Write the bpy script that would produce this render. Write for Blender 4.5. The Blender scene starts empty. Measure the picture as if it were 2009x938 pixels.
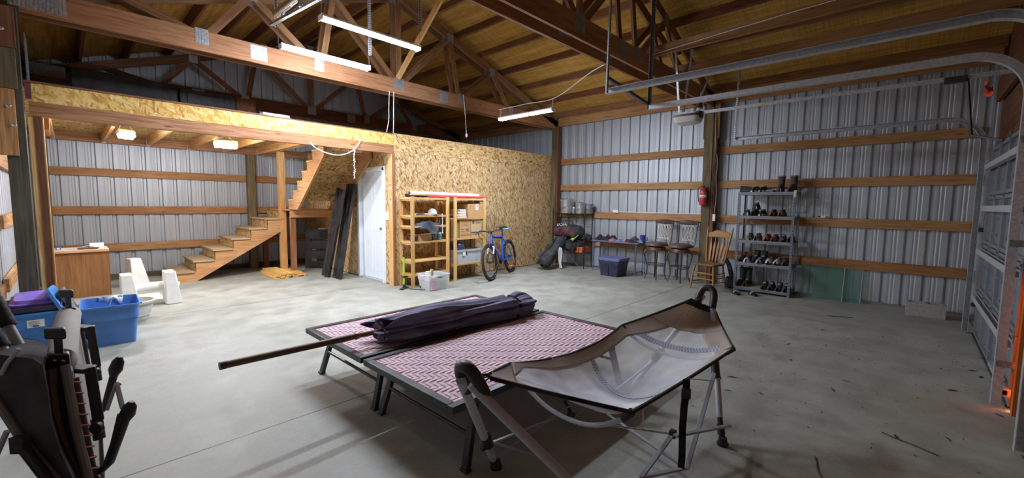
import bpy, math, random
from mathutils import Vector as V, Matrix, Euler, noise as mnoise
random.seed(11)
sc = bpy.context.scene
COL = sc.collection
PI = math.pi
def rad(a): return math.radians(a)

# ------------------------------------------------------------------ camera
FPX = 826.646
yaw, pit, rol = rad(43.431), rad(4.8523), rad(0.6413)
EYE = V((0, 0, 1.5))
cF = V((math.cos(yaw)*math.cos(pit), math.sin(yaw)*math.cos(pit), -math.sin(pit)))
r0 = V((math.sin(yaw), -math.cos(yaw), 0)); u0 = r0.cross(cF)
cR = r0*math.cos(rol) + u0*math.sin(rol); cU = -r0*math.sin(rol) + u0*math.cos(rol)
cam_d = bpy.data.cameras.new('camera'); cam = bpy.data.objects.new('camera', cam_d); COL.objects.link(cam)
cam_d.sensor_fit = 'HORIZONTAL'; cam_d.sensor_width = 36; cam_d.lens = 36*FPX/2009; cam_d.clip_start = .02
m = Matrix((cR, cU, -cF)).transposed().to_4x4(); m.translation = EYE; cam.matrix_world = m
sc.camera = cam
def at(x, y, ax, val):
    """the point of the plane axis=val seen at photo pixel (x, y)"""
    d = cF + cR*((x-1004.5)/FPX) - cU*((y-469)/FPX)
    return EYE + d*((val-EYE[ax])/d[ax])

# ------------------------------------------------------------------ mesh builder
class MB:
    def __init__(s): s.v = []; s.f = []; s.uv = []; s.mi = []; s.m = 0
    def add(s, verts, faces, uvs=None):
        o = len(s.v); s.v += [V(p) for p in verts]
        for i, f in enumerate(faces):
            s.f.append([o+k for k in f]); s.mi.append(s.m)
            s.uv.append(uvs[i] if uvs else [(s.v[o+k].x+s.v[o+k].y, s.v[o+k].z) for k in f])
        return s
    def obox(s, c, ax, ay, az, taper=1):
        """box from centre and three half-axis vectors; uv runs along the longest axis"""
        c = V(c); A = [V(ax), V(ay), V(az)]
        P = {}
        for i in (-1, 1):
            for j in (-1, 1):
                for k in (-1, 1):
                    t = taper if k > 0 else 1
                    P[i, j, k] = c + A[0]*i*t + A[1]*j*t + A[2]*k
        L = [a.length for a in A]; lo = L.index(max(L))
        ou, ov = random.uniform(0, 50), random.uniform(0, 50)
        quads = [((-1,-1,-1),(-1,-1,1),(-1,1,1),(-1,1,-1)), ((1,-1,-1),(1,1,-1),(1,1,1),(1,-1,1)),
                 ((-1,-1,-1),(1,-1,-1),(1,-1,1),(-1,-1,1)), ((-1,1,-1),(-1,1,1),(1,1,1),(1,1,-1)),
                 ((-1,-1,-1),(-1,1,-1),(1,1,-1),(1,-1,-1)), ((-1,-1,1),(1,-1,1),(1,1,1),(-1,1,1))]
        keys = list(P); idx = {k: i for i, k in enumerate(keys)}
        vs = [P[k] for k in keys]; fs = []; us = []
        for qi, q in enumerate(quads):
            fs.append([idx[k] for k in q]); n = qi//2
            dims = [d for d in (0, 1, 2) if d != n]
            a, b = (lo, [d for d in dims if d != lo][0]) if lo in dims else (dims[0], dims[1])
            us.append([(ou + k[a]*L[a], ov + k[b]*L[b] + n*.37) for k in q])
        return s.add(vs, fs, us)
    def box(s, x0, x1, y0, y1, z0, z1):
        return s.obox(((x0+x1)/2, (y0+y1)/2, (z0+z1)/2), ((x1-x0)/2,0,0), (0,(y1-y0)/2,0), (0,0,(z1-z0)/2))
    def rbox(s, c, size, rot=(0,0,0), taper=1):
        M = Euler([rad(a) for a in rot]).to_matrix()
        return s.obox(c, M @ V((size[0]/2,0,0)), M @ V((0,size[1]/2,0)), M @ V((0,0,size[2]/2)), taper)
    def bar(s, p, q, w, h, up=(0,0,1)):
        p, q, up = V(p), V(q), V(up); d = (q-p); l = d.length; d.normalize()
        sd = d.cross(up)
        if sd.length < 1e-4: sd = d.cross(V((1,0,0)))
        sd.normalize(); u = sd.cross(d)
        return s.obox((p+q)/2, d*l/2, sd*w/2, u*h/2)
    def tube(s, pts, r, seg=8, closed=False, flat=1):
        pts = [V(p) for p in pts]; n = len(pts)
        R = r if isinstance(r, (list, tuple)) else [r]*n
        t0 = (pts[1]-pts[0]).normalized()
        nrm = t0.cross(V((0,0,1)))
        if nrm.length < 1e-3: nrm = t0.cross(V((1,0,0)))
        nrm.normalize(); vs = []; fs = []; us = []; acc = 0
        lens = []
        for i, p in enumerate(pts):
            if closed: t = (pts[(i+1)%n]-pts[i-1])
            else: t = pts[min(i+1, n-1)]-pts[max(i-1, 0)]
            if t.length < 1e-9: t = t0
            t.normalize(); nrm = nrm - t*nrm.dot(t)
            if nrm.length < 1e-6: nrm = t.orthogonal()
            nrm.normalize(); b = t.cross(nrm)
            for k in range(seg):
                a = 2*PI*k/seg; vs.append(p + nrm*math.cos(a)*R[i] + b*math.sin(a)*R[i]*flat)
            if i: acc += (pts[i]-pts[i-1]).length
            lens.append(acc)
        m_ = n if closed else n-1
        for i in range(m_):
            j = (i+1) % n
            for k in range(seg):
                k2 = (k+1) % seg
                fs.append([i*seg+k, i*seg+k2, j*seg+k2, j*seg+k])
                w = 2*PI*R[i]/seg
                l1 = lens[j] if j else acc+.1
                us.append([(lens[i], k*w), (lens[i], (k+1)*w), (l1, (k+1)*w), (l1, k*w)])
        if not closed:
            fs.append(list(range(seg))[::-1]); us.append([(0,0)]*seg)
            fs.append([(n-1)*seg+k for k in range(seg)]); us.append([(0,0)]*seg)
        return s.add(vs, fs, us)
    def lathe(s, prof, M=None, seg=20, sx=1, sy=1, cap=True):
        """prof: (r, z) from bottom to top"""
        M = M or Matrix(); vs = []; fs = []; n = len(prof)
        for r, z in prof:
            for k in range(seg):
                a = 2*PI*k/seg; vs.append(M @ V((r*math.cos(a)*sx, r*math.sin(a)*sy, z)))
        for i in range(n-1):
            for k in range(seg):
                k2 = (k+1) % seg; fs.append([i*seg+k, i*seg+k2, (i+1)*seg+k2, (i+1)*seg+k])
        if cap:
            fs.append(list(range(seg))[::-1]); fs.append([(n-1)*seg+k for k in range(seg)])
        return s.add(vs, fs)
    def prism(s, poly, M, t):
        """2D polygon in M's xy plane, thickness t along +z of M"""
        n = len(poly); vs = [M @ V((a, b, 0)) for a, b in poly] + [M @ V((a, b, t)) for a, b in poly]
        xs = [p[0] for p in poly]; ys = [p[1] for p in poly]
        sw = (max(ys)-min(ys)) > (max(xs)-min(xs)); ou = random.uniform(0, 40)
        fs = [list(range(n))[::-1], [n+i for i in range(n)]]
        q = [((b, a+ou) if sw else (a, b+ou)) for a, b in poly]
        us = [q[::-1], q]
        for i in range(n):
            j = (i+1) % n; fs.append([i, j, n+j, n+i]); us.append([(q[i][0], ou), (q[j][0], ou), (q[j][0], ou+t), (q[i][0], ou+t)])
        return s.add(vs, fs, us)
    def surf(s, fn, nu, nv):
        vs = []; fs = []; us = []
        for i in range(nu+1):
            for j in range(nv+1): vs.append(V(fn(i/nu, j/nv)))
        for i in range(nu):
            for j in range(nv):
                fs.append([i*(nv+1)+j, (i+1)*(nv+1)+j, (i+1)*(nv+1)+j+1, i*(nv+1)+j+1])
                us.append([(i/nu, j/nv), ((i+1)/nu, j/nv), ((i+1)/nu, (j+1)/nv), (i/nu, (j+1)/nv)])
        return s.add(vs, fs, us)
    def ball(s, c, r, seg=12, M=None, noise_amp=0, nf=6, nrings=8):
        c = V(c); r = V(r) if not isinstance(r, (int, float)) else V((r, r, r)); M = M or Matrix.Identity(3)
        vs = []; fs = []
        for i in range(nrings+1):
            th = PI*i/nrings
            for k in range(seg):
                a = 2*PI*k/seg
                d = V((math.sin(th)*math.cos(a), math.sin(th)*math.sin(a), -math.cos(th)))
                w = 1 + noise_amp*mnoise.noise(d*nf*.5 + c*3)
                vs.append(c + M @ V((d.x*r.x*w, d.y*r.y*w, d.z*r.z*w)))
        for i in range(nrings):
            for k in range(seg):
                k2 = (k+1) % seg; fs.append([i*seg+k, i*seg+k2, (i+1)*seg+k2, (i+1)*seg+k])
        return s.add(vs, fs)
    def xform(s, M):
        s.v = [M @ p for p in s.v]; return s
    def jitter(s, amp, f=5):
        s.v = [p + V(mnoise.noise_vector(p*f))*amp for p in s.v]; return s

INV = {}
def build(name, mb, mats, parent=None, bevel=0, solid=0, sub=0, angle=38, bseg=2):
    me = bpy.data.meshes.new(name)
    inv = INV[parent.name] if parent else None
    me.from_pydata([tuple(inv @ p) if inv else tuple(p) for p in mb.v], [], mb.f)
    uvl = me.uv_layers.new(name='uv'); k = 0
    flat = [c for f in mb.uv for c in f]
    for i, c in enumerate(flat): uvl.data[i].uv = c
    ml = mats if isinstance(mats, (list, tuple)) else [mats]
    for q in ml: me.materials.append(q)
    me.polygons.foreach_set('material_index', mb.mi)
    me.validate(); me.update()
    for p in me.polygons: p.use_smooth = True
    me.set_sharp_from_angle(angle=rad(angle))
    o = bpy.data.objects.new(name, me); COL.objects.link(o)
    if parent:
        o.parent = parent; INV[o.name] = INV[parent.name]
    if solid:
        q = o.modifiers.new('solid', 'SOLIDIFY'); q.thickness = solid; q.offset = 0
    if bevel:
        q = o.modifiers.new('bevel', 'BEVEL'); q.width = bevel; q.segments = bseg; q.limit_method = 'ANGLE'; q.angle_limit = rad(40)
    if sub:
        q = o.modifiers.new('sub', 'SUBSURF'); q.levels = sub; q.render_levels = sub
    return o
def thing(name, label, cat, loc=(0,0,0), rotz=0, group=None, M=None):
    o = bpy.data.objects.new(name, None); COL.objects.link(o); o.empty_display_size = .1
    W = M if M is not None else Matrix.Translation(V(loc)) @ Matrix.Rotation(rotz, 4, 'Z')
    o.matrix_world = W; INV[o.name] = W.inverted()
    o['label'] = label; o['category'] = cat; o['kind'] = 'thing'
    if group: o['group'] = group
    return o
def proto(name, label, cat, group=None):
    return thing(name, label, cat, group=group)
def single(name, mb, mats, label, cat, group=None, **kw):
    n = len(mb.v); c = V((sum(p.x for p in mb.v)/n, sum(p.y for p in mb.v)/n, min(p.z for p in mb.v)))
    mb.v = [p-c for p in mb.v]
    o = build(name, mb, mats, None, **kw); o.location = c
    o['label'] = label; o['category'] = cat; o['kind'] = 'thing'
    if group: o['group'] = group
    INV[o.name] = Matrix.Translation(-c)
    return o
def struct(name, mb, mats, parent=None, **kw):
    o = build(name, mb, mats, parent, **kw)
    if not parent: o['kind'] = 'structure'; INV[o.name] = Matrix()
    return o
def dup(root, loc, rotz=0, label=None, group=None, M=None, scale=None):
    r = root.copy(); COL.objects.link(r)
    if M is not None: r.matrix_world = M
    else: r.location = loc; r.rotation_euler = (0, 0, rotz)
    if scale: r.scale = scale
    if label: r['label'] = label
    if group: r['group'] = group
    for ch in root.children:
        c = ch.copy(); COL.objects.link(c); c.parent = r
        for g in ch.children:
            d = g.copy(); COL.objects.link(d); d.parent = c
    return r
def move(root, loc, rotz=0, M=None, scale=None):
    if M is not None: root.matrix_world = M
    else: root.location = loc; root.rotation_euler = (0, 0, rotz)
    if scale: root.scale = scale
    return root
def spline(pts, n=6, closed=False):
    P = [V(p) for p in pts]; out = []; N = len(P)
    rng = range(N if closed else N-1)
    for i in rng:
        if closed: a, b, c, d = P[i-1], P[i], P[(i+1)%N], P[(i+2)%N]
        else: a, b, c, d = P[max(i-1,0)], P[i], P[i+1], P[min(i+2,N-1)]
        for k in range(n):
            t = k/n
            out.append(.5*((2*b) + (c-a)*t + (2*a-5*b+4*c-d)*t*t + (3*b-a-3*c+d)*t**3))
    if not closed: out.append(P[-1])
    return out
def lerp(a, b, t): return V(a)*(1-t) + V(b)*t
def frame(o, x, y, z):
    m = Matrix((V(x), V(y), V(z))).transposed().to_4x4(); m.translation = V(o); return m
def TR(*p): return Matrix.Translation(V(p))
def RZ(a): return Matrix.Rotation(rad(a), 4, 'Z')
def RX(a): return Matrix.Rotation(rad(a), 4, 'X')
def RY(a): return Matrix.Rotation(rad(a), 4, 'Y')

# ------------------------------------------------------------------ materials
def hx(h, a=1):
    c = [int(h[i:i+2], 16)/255 for i in (0, 2, 4)]
    return tuple([x/12.92 if x <= .04045 else ((x+.055)/1.055)**2.4 for x in c]) + (a,)
class NT:
    def __init__(s, name):
        s.mat = bpy.data.materials.new(name); s.mat.use_nodes = True; s.t = s.mat.node_tree
        s.b = s.t.nodes['Principled BSDF']; s.out = s.t.nodes['Material Output']
    def n(s, typ, **kw):
        q = s.t.nodes.new(typ)
        for k, v in kw.items():
            if k.startswith('_'): setattr(q, k[1:], v)
            else:
                key = k.replace('0', ' ') if k not in q.inputs else k
                q.inputs[key].default_value = v
        return q
    def l(s, a, b): s.t.links.new(a, b)
    def coord(s, which='Object', scale=(1,1,1), rot=(0,0,0)):
        tc = s.n('ShaderNodeTexCoord'); mp = s.n('ShaderNodeMapping')
        s.l(tc.outputs[which], mp.inputs[0]); mp.inputs['Scale'].default_value = scale; mp.inputs['Rotation'].default_value = [rad(a) for a in rot]
        return mp.outputs[0]
    def noise(s, vec, scale, detail=3, rough=.55, dist=0):
        q = s.n('ShaderNodeTexNoise'); q.inputs['Scale'].default_value = scale; q.inputs['Detail'].default_value = detail
        q.inputs['Roughness'].default_value = rough; q.inputs['Distortion'].default_value = dist
        s.l(vec, q.inputs['Vector']); return q
    def ramp(s, fac, stops, interp='LINEAR'):
        q = s.n('ShaderNodeValToRGB'); e = q.color_ramp.elements; q.color_ramp.interpolation = interp
        while len(e) < len(stops): e.new(.5)
        for i, (p, c) in enumerate(stops): e[i].position = p; e[i].color = c if len(c) == 4 else tuple(c)+(1,)
        s.l(fac, q.inputs[0]); return q.outputs[0]
    def mix(s, fac, a, b, mode='MIX'):
        q = s.n('ShaderNodeMix', _data_type='RGBA', _blend_type=mode)
        for sock, val in ((q.inputs[0], fac), (q.inputs[6], a), (q.inputs[7], b)):
            if isinstance(val, (int, float)): sock.default_value = val
            elif isinstance(val, tuple): sock.default_value = val
            else: s.l(val, sock)
        return q.outputs[2]
    def math(s, op, a, b=0, c=None):
        q = s.n('ShaderNodeMath', _operation=op)
        for i, val in enumerate((a, b, c)):
            if val is None: continue
            if isinstance(val, (int, float)): q.inputs[i].default_value = val
            else: s.l(val, q.inputs[i])
        return q.outputs[0]
    def bump(s, h, strength=.3, dist=.01):
        q = s.n('ShaderNodeBump'); q.inputs['Strength'].default_value = strength; q.inputs['Distance'].default_value = dist
        s.l(h, q.inputs['Height']); s.l(q.outputs[0], s.b.inputs['Normal'])
    def col(s, c):
        if isinstance(c, tuple): s.b.inputs['Base Color'].default_value = c
        else: s.l(c, s.b.inputs['Base Color'])
    def set(s, rough=.6, metal=0, spec=.5):
        s.b.inputs['Roughness'].default_value = rough; s.b.inputs['Metallic'].default_value = metal; s.b.inputs['Specular IOR Level'].default_value = spec
def mixc(a, b, t): return tuple(a[i]*(1-t)+b[i]*t for i in range(3))+(1,)
def plain(name, h, rough=.6, metal=0, var=.12, scale=6, bump=0, bscale=60, spec=.5):
    t = NT(name); c = hx(h); t.set(rough, metal, spec)
    nz = t.noise(t.coord(), scale, 4)
    t.col(t.ramp(nz.outputs[0], [(.3, mixc(c, (0,0,0), var)), (.7, mixc(c, (1,1,1), var*.35))]))
    if bump: t.bump(t.noise(t.coord(), bscale, 3).outputs[0], bump, .004)
    return t.mat
def wood(name, h1, h2, rough=.65, knots=True, contrast=1, rnd=.3):
    t = NT(name); t.set(rough, 0, .35)
    uv = t.coord('UV', (1.2, 22, 1)); n1 = t.noise(uv, 1.6, 5, .6, 1.2)
    c1, c2 = hx(h1), hx(h2)
    col = t.ramp(n1.outputs[0], [(.32, c2), (.5, mixc(c1, c2, .45)), (.68, c1)])
    big = t.noise(t.coord('UV', (.5, .9, 1)), 1.1, 2)
    col = t.mix(t.ramp(big.outputs[0], [(.35, (0,0,0)), (.7, (1,1,1))]), col, t.mix(1, col, mixc(c1, (1,1,1), .35), 'MULTIPLY'))
    if knots:
        vo = t.n('ShaderNodeTexVoronoi', _feature='F1'); t.l(t.coord('UV', (1.5, 5.5, 1)), vo.inputs['Vector']); vo.inputs['Scale'].default_value = 1.1
        k = t.ramp(vo.outputs['Distance'], [(.045, (1,1,1)), (.1, (0,0,0))])
        col = t.mix(t.math('MULTIPLY', k, .75), col, mixc(c2, (0,0,0), .55))
    oi = t.n('ShaderNodeObjectInfo')
    v = t.math('MULTIPLY_ADD', oi.outputs['Random'], rnd, 1-rnd*.6)
    hv = t.n('ShaderNodeHueSaturation'); t.l(v, hv.inputs['Value']); t.l(col, hv.inputs['Color'])
    t.col(hv.outputs[0]); t.bump(n1.outputs[0], .25, .002)
    return t.mat
def osb(name, scale=1, sx=34, sy=9, light='d9b070', mid='b98a4c', dark='6d4722', white='e8cf9a', rot=90):
    """strand board: long flat chips in two layers"""
    t = NT(name); t.set(.7, 0, .3); outs = []; dist = []
    for i, (rz, mul) in enumerate(((rot, 1), (rot+38, .9), (rot-33, .8))):
        mp = t.coord('UV', (1, 1, 1), (0, 0, rz)); wob = t.noise(mp, 5*scale, 2)
        ad = t.n('ShaderNodeVectorMath', _operation='MULTIPLY_ADD'); t.l(wob.outputs['Color'], ad.inputs[0]); ad.inputs[1].default_value = (.05, .05, 0); t.l(mp, ad.inputs[2])
        mp2 = t.n('ShaderNodeMapping'); mp2.inputs['Scale'].default_value = (sy*scale*mul, sx*scale*mul, 1); t.l(ad.outputs[0], mp2.inputs[0])
        vo = t.n('ShaderNodeTexVoronoi', _feature='F1'); vo.inputs['Scale'].default_value = 1; t.l(mp2.outputs[0], vo.inputs['Vector'])
        sp = t.n('ShaderNodeSeparateColor'); t.l(vo.outputs['Color'], sp.inputs[0]); outs.append(sp)
    D, M_, L, W = hx(dark), hx(mid), hx(light), hx(white)
    cols = [t.ramp(sp.outputs[0], [(.02, D), (.1, mixc(D, M_, .6)), (.3, M_), (.6, L), (.93, mixc(L, W, .5)), (1, W)]) for sp in outs]
    c = t.mix(t.math('GREATER_THAN', outs[1].outputs[1], .62), cols[0], cols[1])
    c = t.mix(t.math('GREATER_THAN', outs[2].outputs[1], .68), c, cols[2])
    fine = t.noise(t.coord('UV', (12*scale, 90*scale, 1), (0, 0, rot)), 1, 3)
    c = t.mix(.35, c, t.ramp(fine.outputs[0], [(.3, mixc(M_, D, .3)), (.7, W)]), 'MULTIPLY')
    big = t.noise(t.coord('UV'), 1.3, 3)
    c = t.mix(.35, c, t.ramp(big.outputs[0], [(.3, (.55,.5,.45)), (.7, (1,1,1))]), 'MULTIPLY')
    t.col(t.mix(.4, c, c, 'SCREEN')); t.bump(outs[0].outputs[2], .2, .003)
    return t.mat

WOOD_GIRT = wood('girt_timber', 'c99f6e', '95693f')
WOOD_BEAM = wood('beam_timber', 'bf906a', '8c623e', rnd=.15)
WOOD_TRUSS = wood('truss_timber', 'ab835c', '765236')
WOOD_PALE = wood('pale_stud', 'ecc58e', 'c08f52')
WOOD_STAIR = wood('stair_timber', 'e0b383', 'b48450')
WOOD_RED = wood('red_fir', '97684a', '664028')
WOOD_TREAT = wood('treated_post', '92825c', '5a5139', knots=False)
WOOD_TREAT2 = wood('treated_post_dark', '6f6a54', '47453a', knots=False)
WOOD_SHELF = wood('shelf_pine', 'edcb90', 'c69853', rough=.5)
WOOD_OAK = wood('oak_veneer', 'a8784a', '80542c', knots=False, rough=.5)
WOOD_CHAIR = wood('varnished_oak', 'c79c5f', '7d5426', knots=False, rough=.4)
WOOD_POLE = wood('umbrella_pole_wood', '7c5d48', '4a3327', knots=False, rough=.45)
WOOD_LATH = wood('lath_pine', 'f0cf8a', 'cfa356', knots=False)
OSB_WALL = osb('osb_wall', 1.75, light='d2b283', mid='b5935f', dark='6f5230', white='e5d3ae')
OSB_RIM = osb('osb_rim', 1.7, rot=62, light='e6c070', mid='cfa054', dark='a87c3c', white='f2dda2')
OSB_STRIP = osb('osb_strip', 1.7, rot=20, light='d9b983', mid='bd975c')
OSB_STEP = osb('osb_step', 2.0, rot=0, light='d8bd85', mid='b8935a')
OSB_DECK = osb('osb_deck', 1.6, rot=10, light='d9b878', mid='bb9152')

def siding_mat(name, h):
    t = NT(name); t.set(.42, .4, .5); c = hx(h)
    nz = t.noise(t.coord('Object', (3, 3, .35)), 3, 4); fi = t.noise(t.coord(), 160, 2)
    k = t.mix(.12, t.ramp(nz.outputs[0], [(.25, mixc(c, (0,0,0), .1)), (.75, mixc(c, (1,1,1), .06))]), fi.outputs['Color'], 'OVERLAY')
    hs = t.n('ShaderNodeHueSaturation'); hs.inputs['Saturation'].default_value = .45; t.l(k, hs.inputs['Color'])
    t.col(k); t.b.inputs['Roughness'].default_value = .5
    return t.mat
SIDING = siding_mat('galvalume_siding', 'b9bfc4')
def concrete():
    t = NT('concrete_slab'); t.set(.55, 0, .4); ob = t.coord()
    a = t.noise(ob, .55, 5, .6); b = t.noise(ob, 3.2, 6, .65); d = t.noise(ob, 45, 3)
    c = t.ramp(a.outputs[0], [(.3, hx('9fa197')), (.7, hx('b9bab0'))])
    c = t.mix(.5, c, t.ramp(b.outputs[0], [(.32, hx('8f8d84')), (.55, hx('e0ded6')), (.75, (1,1,1,1))]), 'MULTIPLY')
    c = t.mix(.25, c, t.ramp(d.outputs[0], [(.3, (.6,.6,.6)), (.6, (1,1,1))]), 'MULTIPLY')
    vo = t.n('ShaderNodeTexVoronoi'); vo.inputs['Scale'].default_value = 9; t.l(ob, vo.inputs['Vector'])
    c = t.mix(t.ramp(vo.outputs['Distance'], [(.02, (.55,.55,.55)), (.05, (0,0,0))]), c, hx('4b4740'))
    st = t.noise(t.coord('Object', (.8, 1.6, 1)), 1.7, 6, .7)
    c = t.mix(t.ramp(st.outputs[0], [(.6, (0,0,0)), (.72, (.35,.35,.35))]), c, hx('7d7668'))
    sx = t.n('ShaderNodeSeparateXYZ'); tc = t.n('ShaderNodeTexCoord'); t.l(tc.outputs['Object'], sx.inputs[0])
    for y0 in (3.0, 6.93, -.66):
        j = t.math('LESS_THAN', t.math('ABSOLUTE', t.math('SUBTRACT', sx.outputs[1], y0)), .0055)
        c = t.mix(t.math('MULTIPLY', j, .92), c, hx('38342e'))
    t.col(c)
    t.l(t.ramp(b.outputs[0], [(.3, (.42,.42,.42)), (.7, (.66,.66,.66))]), t.b.inputs['Roughness'])
    t.bump(d.outputs[0], .12, .003)
    return t.mat
CONCRETE = concrete()
def insulation():
    t = NT('faced_roof_batt'); t.set(.75, 0, .25)
    nz = t.noise(t.coord('Object', (6, .5, 1)), 3, 4); fi = t.noise(t.coord('Object', (1, 60, 1)), 1, 3); ln = t.noise(t.coord('Object', (55, 1.2, 1)), 1, 2)
    c = t.ramp(nz.outputs[0], [(.3, hx('b0853a')), (.7, hx('dcb060'))])
    c = t.mix(.45, c, t.ramp(fi.outputs[0], [(.35, (.5,.42,.3)), (.6, (1,1,1))]), 'MULTIPLY')
    c = t.mix(.35, c, t.ramp(ln.outputs[0], [(.35, (.5,.42,.3)), (.6, (1,1,1))]), 'MULTIPLY')
    t.col(c); t.bump(fi.outputs[0], .5, .01)
    return t.mat
BATT = insulation()
def galv(name, h='b9bec3', rough=.4, metal=.85):
    t = NT(name); t.set(rough, metal); c = hx(h)
    vo = t.n('ShaderNodeTexVoronoi'); vo.inputs['Scale'].default_value = 55; t.l(t.coord(), vo.inputs['Vector'])
    sp = t.n('ShaderNodeSeparateColor'); t.l(vo.outputs['Color'], sp.inputs[0])
    t.col(t.ramp(sp.outputs[0], [(0, mixc(c, (0,0,0), .22)), (1, mixc(c, (1,1,1), .1))]))
    return t.mat
GALV = galv('galvanised_steel', 'cdd1d5', .4, .55)
GALV_DARK = galv('dull_galvanised', '84888c', .5, .5)
PLATE = galv('truss_plate_steel', 'a9adb0', .5, .6)
STEEL = galv('bright_steel', 'd2d4d6', .25, .95)
PAINT_WHITE = plain('white_paint', 'e9edf0', .4, var=.04)
DOOR_WHITE = plain('white_door_paint', 'dfe8f0', .35, var=.03)
BLACK = plain('black_plastic', '1b1b1d', .45)
BLACK_MET = plain('black_metal', '1c1d1f', .4, .3)
RUBBER = plain('black_rubber', '151516', .75)
WHITE_PLASTIC = plain('white_plastic', 'f2f3f1', .4, var=.03)
def emit(name, h, s):
    t = NT(name); t.col(hx(h)); t.b.inputs['Emission Color'].default_value = hx(h); t.b.inputs['Emission Strength'].default_value = s
    return t.mat
def cloth(name, h, var=.25, scale=5, weave=300, rough=.9):
    t = NT(name); t.set(rough, 0, .2); c = hx(h)
    nz = t.noise(t.coord(), scale, 4); w = t.noise(t.coord(), weave, 2)
    k = t.ramp(nz.outputs[0], [(.3, mixc(c, (0,0,0), var)), (.7, mixc(c, (1,1,1), var*.25))])
    t.col(t.mix(.3, k, w.outputs['Color'], 'OVERLAY')); t.bump(w.outputs[0], .3, .001)
    return t.mat

OSB_STEP_T = wood('worn_tread', 'd3c0a0', 'b59a74')
# ================================================================== the building
XL, XR, XC, YB, YF = -.5, 8.62, 4.05, 10.75, -.75
def roof_z(x): return 5.02 - .345*abs(x-XC) + .235          # underside of the roof deck
# floor
mb = MB(); mb.obox(((XL+XR)/2, 5, -.06), (5.1,0,0), (0,6.6,0), (0,0,.06)); struct('floor', mb, CONCRETE)
# ribbed siding
PROF = [(0,0),(.066,0),(.073,.003),(.086,.003),(.093,0),(.110,0),(.117,.003),(.128,.003),(.135,0),(.160,0),(.176,.032),(.2126,.032),(.2286,0)]
def siding(name, axis, fixed, out, a0, a1, z0, ztop):
    mb = MB(); vs = []; fs = []; a = a0; P = []
    while a < a1:
        for q, d in PROF[:-1]:
            if a+q <= a1: P.append((a+q, d))
        a += .2286
    P.append((a1, 0))
    for (p, d) in P:
        for z in (z0, ztop(p)):
            vs.append((fixed+out*d, p, z) if axis == 0 else (p, fixed+out*d, z))
    for i in range(len(P)-1): fs.append([2*i, 2*i+2, 2*i+3, 2*i+1])
    mb.add(vs, fs)
    struct(name, mb, SIDING, angle=2)
    # an outer skin so that no daylight leaks between the ribs
    return
siding('wall_right', 0, XR, 1, YF-.1, YB, 0, lambda p: 3.72)
siding('wall_left', 0, XL, -1, YF-.1, YB, 0, lambda p: 3.72)
siding('wall_back', 1, YB, 1, XL, XR, 0, lambda p: roof_z(p)+.02)
# front wall: openings for the roller door jamb gap stay open (a sliver of daylight)
mb = MB()
GX0, GX1 = 4.712, 4.768
for x0, x1, z0 in ((XL-.05, GX0, 0), (GX1, XR+.05, 0)):
    mb.box(x0, x1, YF-.16, YF-.02, z0, 3.4)
mb.box(XL-.05, XR+.05, YF-.16, YF-.02, 3.4, 5.4)
mb.box(GX0, GX1, YF-.16, YF-.02, 1.0, 3.4)
struct('wall_front', mb, WOOD_RED)
# roof: two slopes of faced batts
for nm, s in (('ceiling_left', -1), ('ceiling_right', 1)):
    mb = MB(); xe = XL-.1 if s < 0 else XR+.1
    mb.add([(XC, YF-.2, roof_z(XC)), (xe, YF-.2, roof_z(xe)), (xe, YB+.1, roof_z(xe)), (XC, YB+.1, roof_z(XC)),
            (XC, YF-.2, roof_z(XC)+.1), (xe, YF-.2, roof_z(xe)+.1), (xe, YB+.1, roof_z(xe)+.1), (XC, YB+.1, roof_z(XC)+.1)],
           [[0,1,2,3], [7,6,5,4], [0,4,5,1], [2,6,7,3], [1,5,6,2], [0,3,7,4]])
    struct(nm, mb, BATT)
# purlins on edge over the trusses
for s in (-1, 1):
    for k in range(8):
        x = XC + s*(.12 + .61*k)
        if not XL < x < XR: continue
        sl = Matrix.Rotation(s*math.atan(.345), 3, 'Y')
        for y0, y1 in ((YF, 2.93), (2.93, 6.66), (6.66, YB)):
            mb = MB(); c = V((x, (y0+y1)/2, roof_z(x)-.075))
            mb.obox(c, sl @ V((.02,0,0)), (0,(y1-y0)/2,0), sl @ V((0,0,.072)))
            struct('purlin', mb, WOOD_RED if (k+s) % 2 else WOOD_TRUSS)
# eave headers that carry the trusses
for x, y0, y1 in ((XR-.11, YF+.02, 2.82), (XR-.11, 2.96, 6.5), (XR-.11, 6.64, YB-.02), (XL+.1, YF+.02, 6.4), (XL+.1, 6.75, YB-.02)):
    mb = MB(); mb.box(x-.02, x+.02, y0, y1, 3.4, 3.64); struct('eave_header', mb, WOOD_GIRT)
# girts
def girt(*b, m=WOOD_GIRT):
    mb = MB(); mb.box(*b); struct('wall_girt', mb, m)
for zt in (2.605, 1.967, 1.316, .66):
    girt(XR-.062, XR-.022, 2.96, 6.6, zt-.14, zt); girt(XR-.062, XR-.022, -.6, 2.80, zt-.14, zt)
    girt(XR-.062, XR-.022, 6.7, YB-.03, zt-.14, zt)
    girt(XL+.012, XL+.05, YF, 6.4, zt-.14, zt)
    girt(XL+.012, XL+.05, 6.75, YB-.03, zt-.14, zt)
for zt in (2.045, 1.36, .675):
    girt(-.17, 2.74, YB-.062, YB-.022, zt-.14, zt); girt(2.92, 8.5, YB-.062, YB-.022, zt-.14, zt)
girt(-.17, 8.5, YB-.062, YB-.022, 3.05, 3.19)
# base boards
for b in ((XR-.04, XR-.012, YF, 6.5, 0, .03), (-.17, 8.5, YB-.05, YB-.02, 0, .1)):
    mb = MB(); mb.box(*b); struct('baseboard_right' if b[0] > 5 else 'baseboard_back', mb, GALV_DARK if b[0] > 5 else WOOD_TREAT2)
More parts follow.
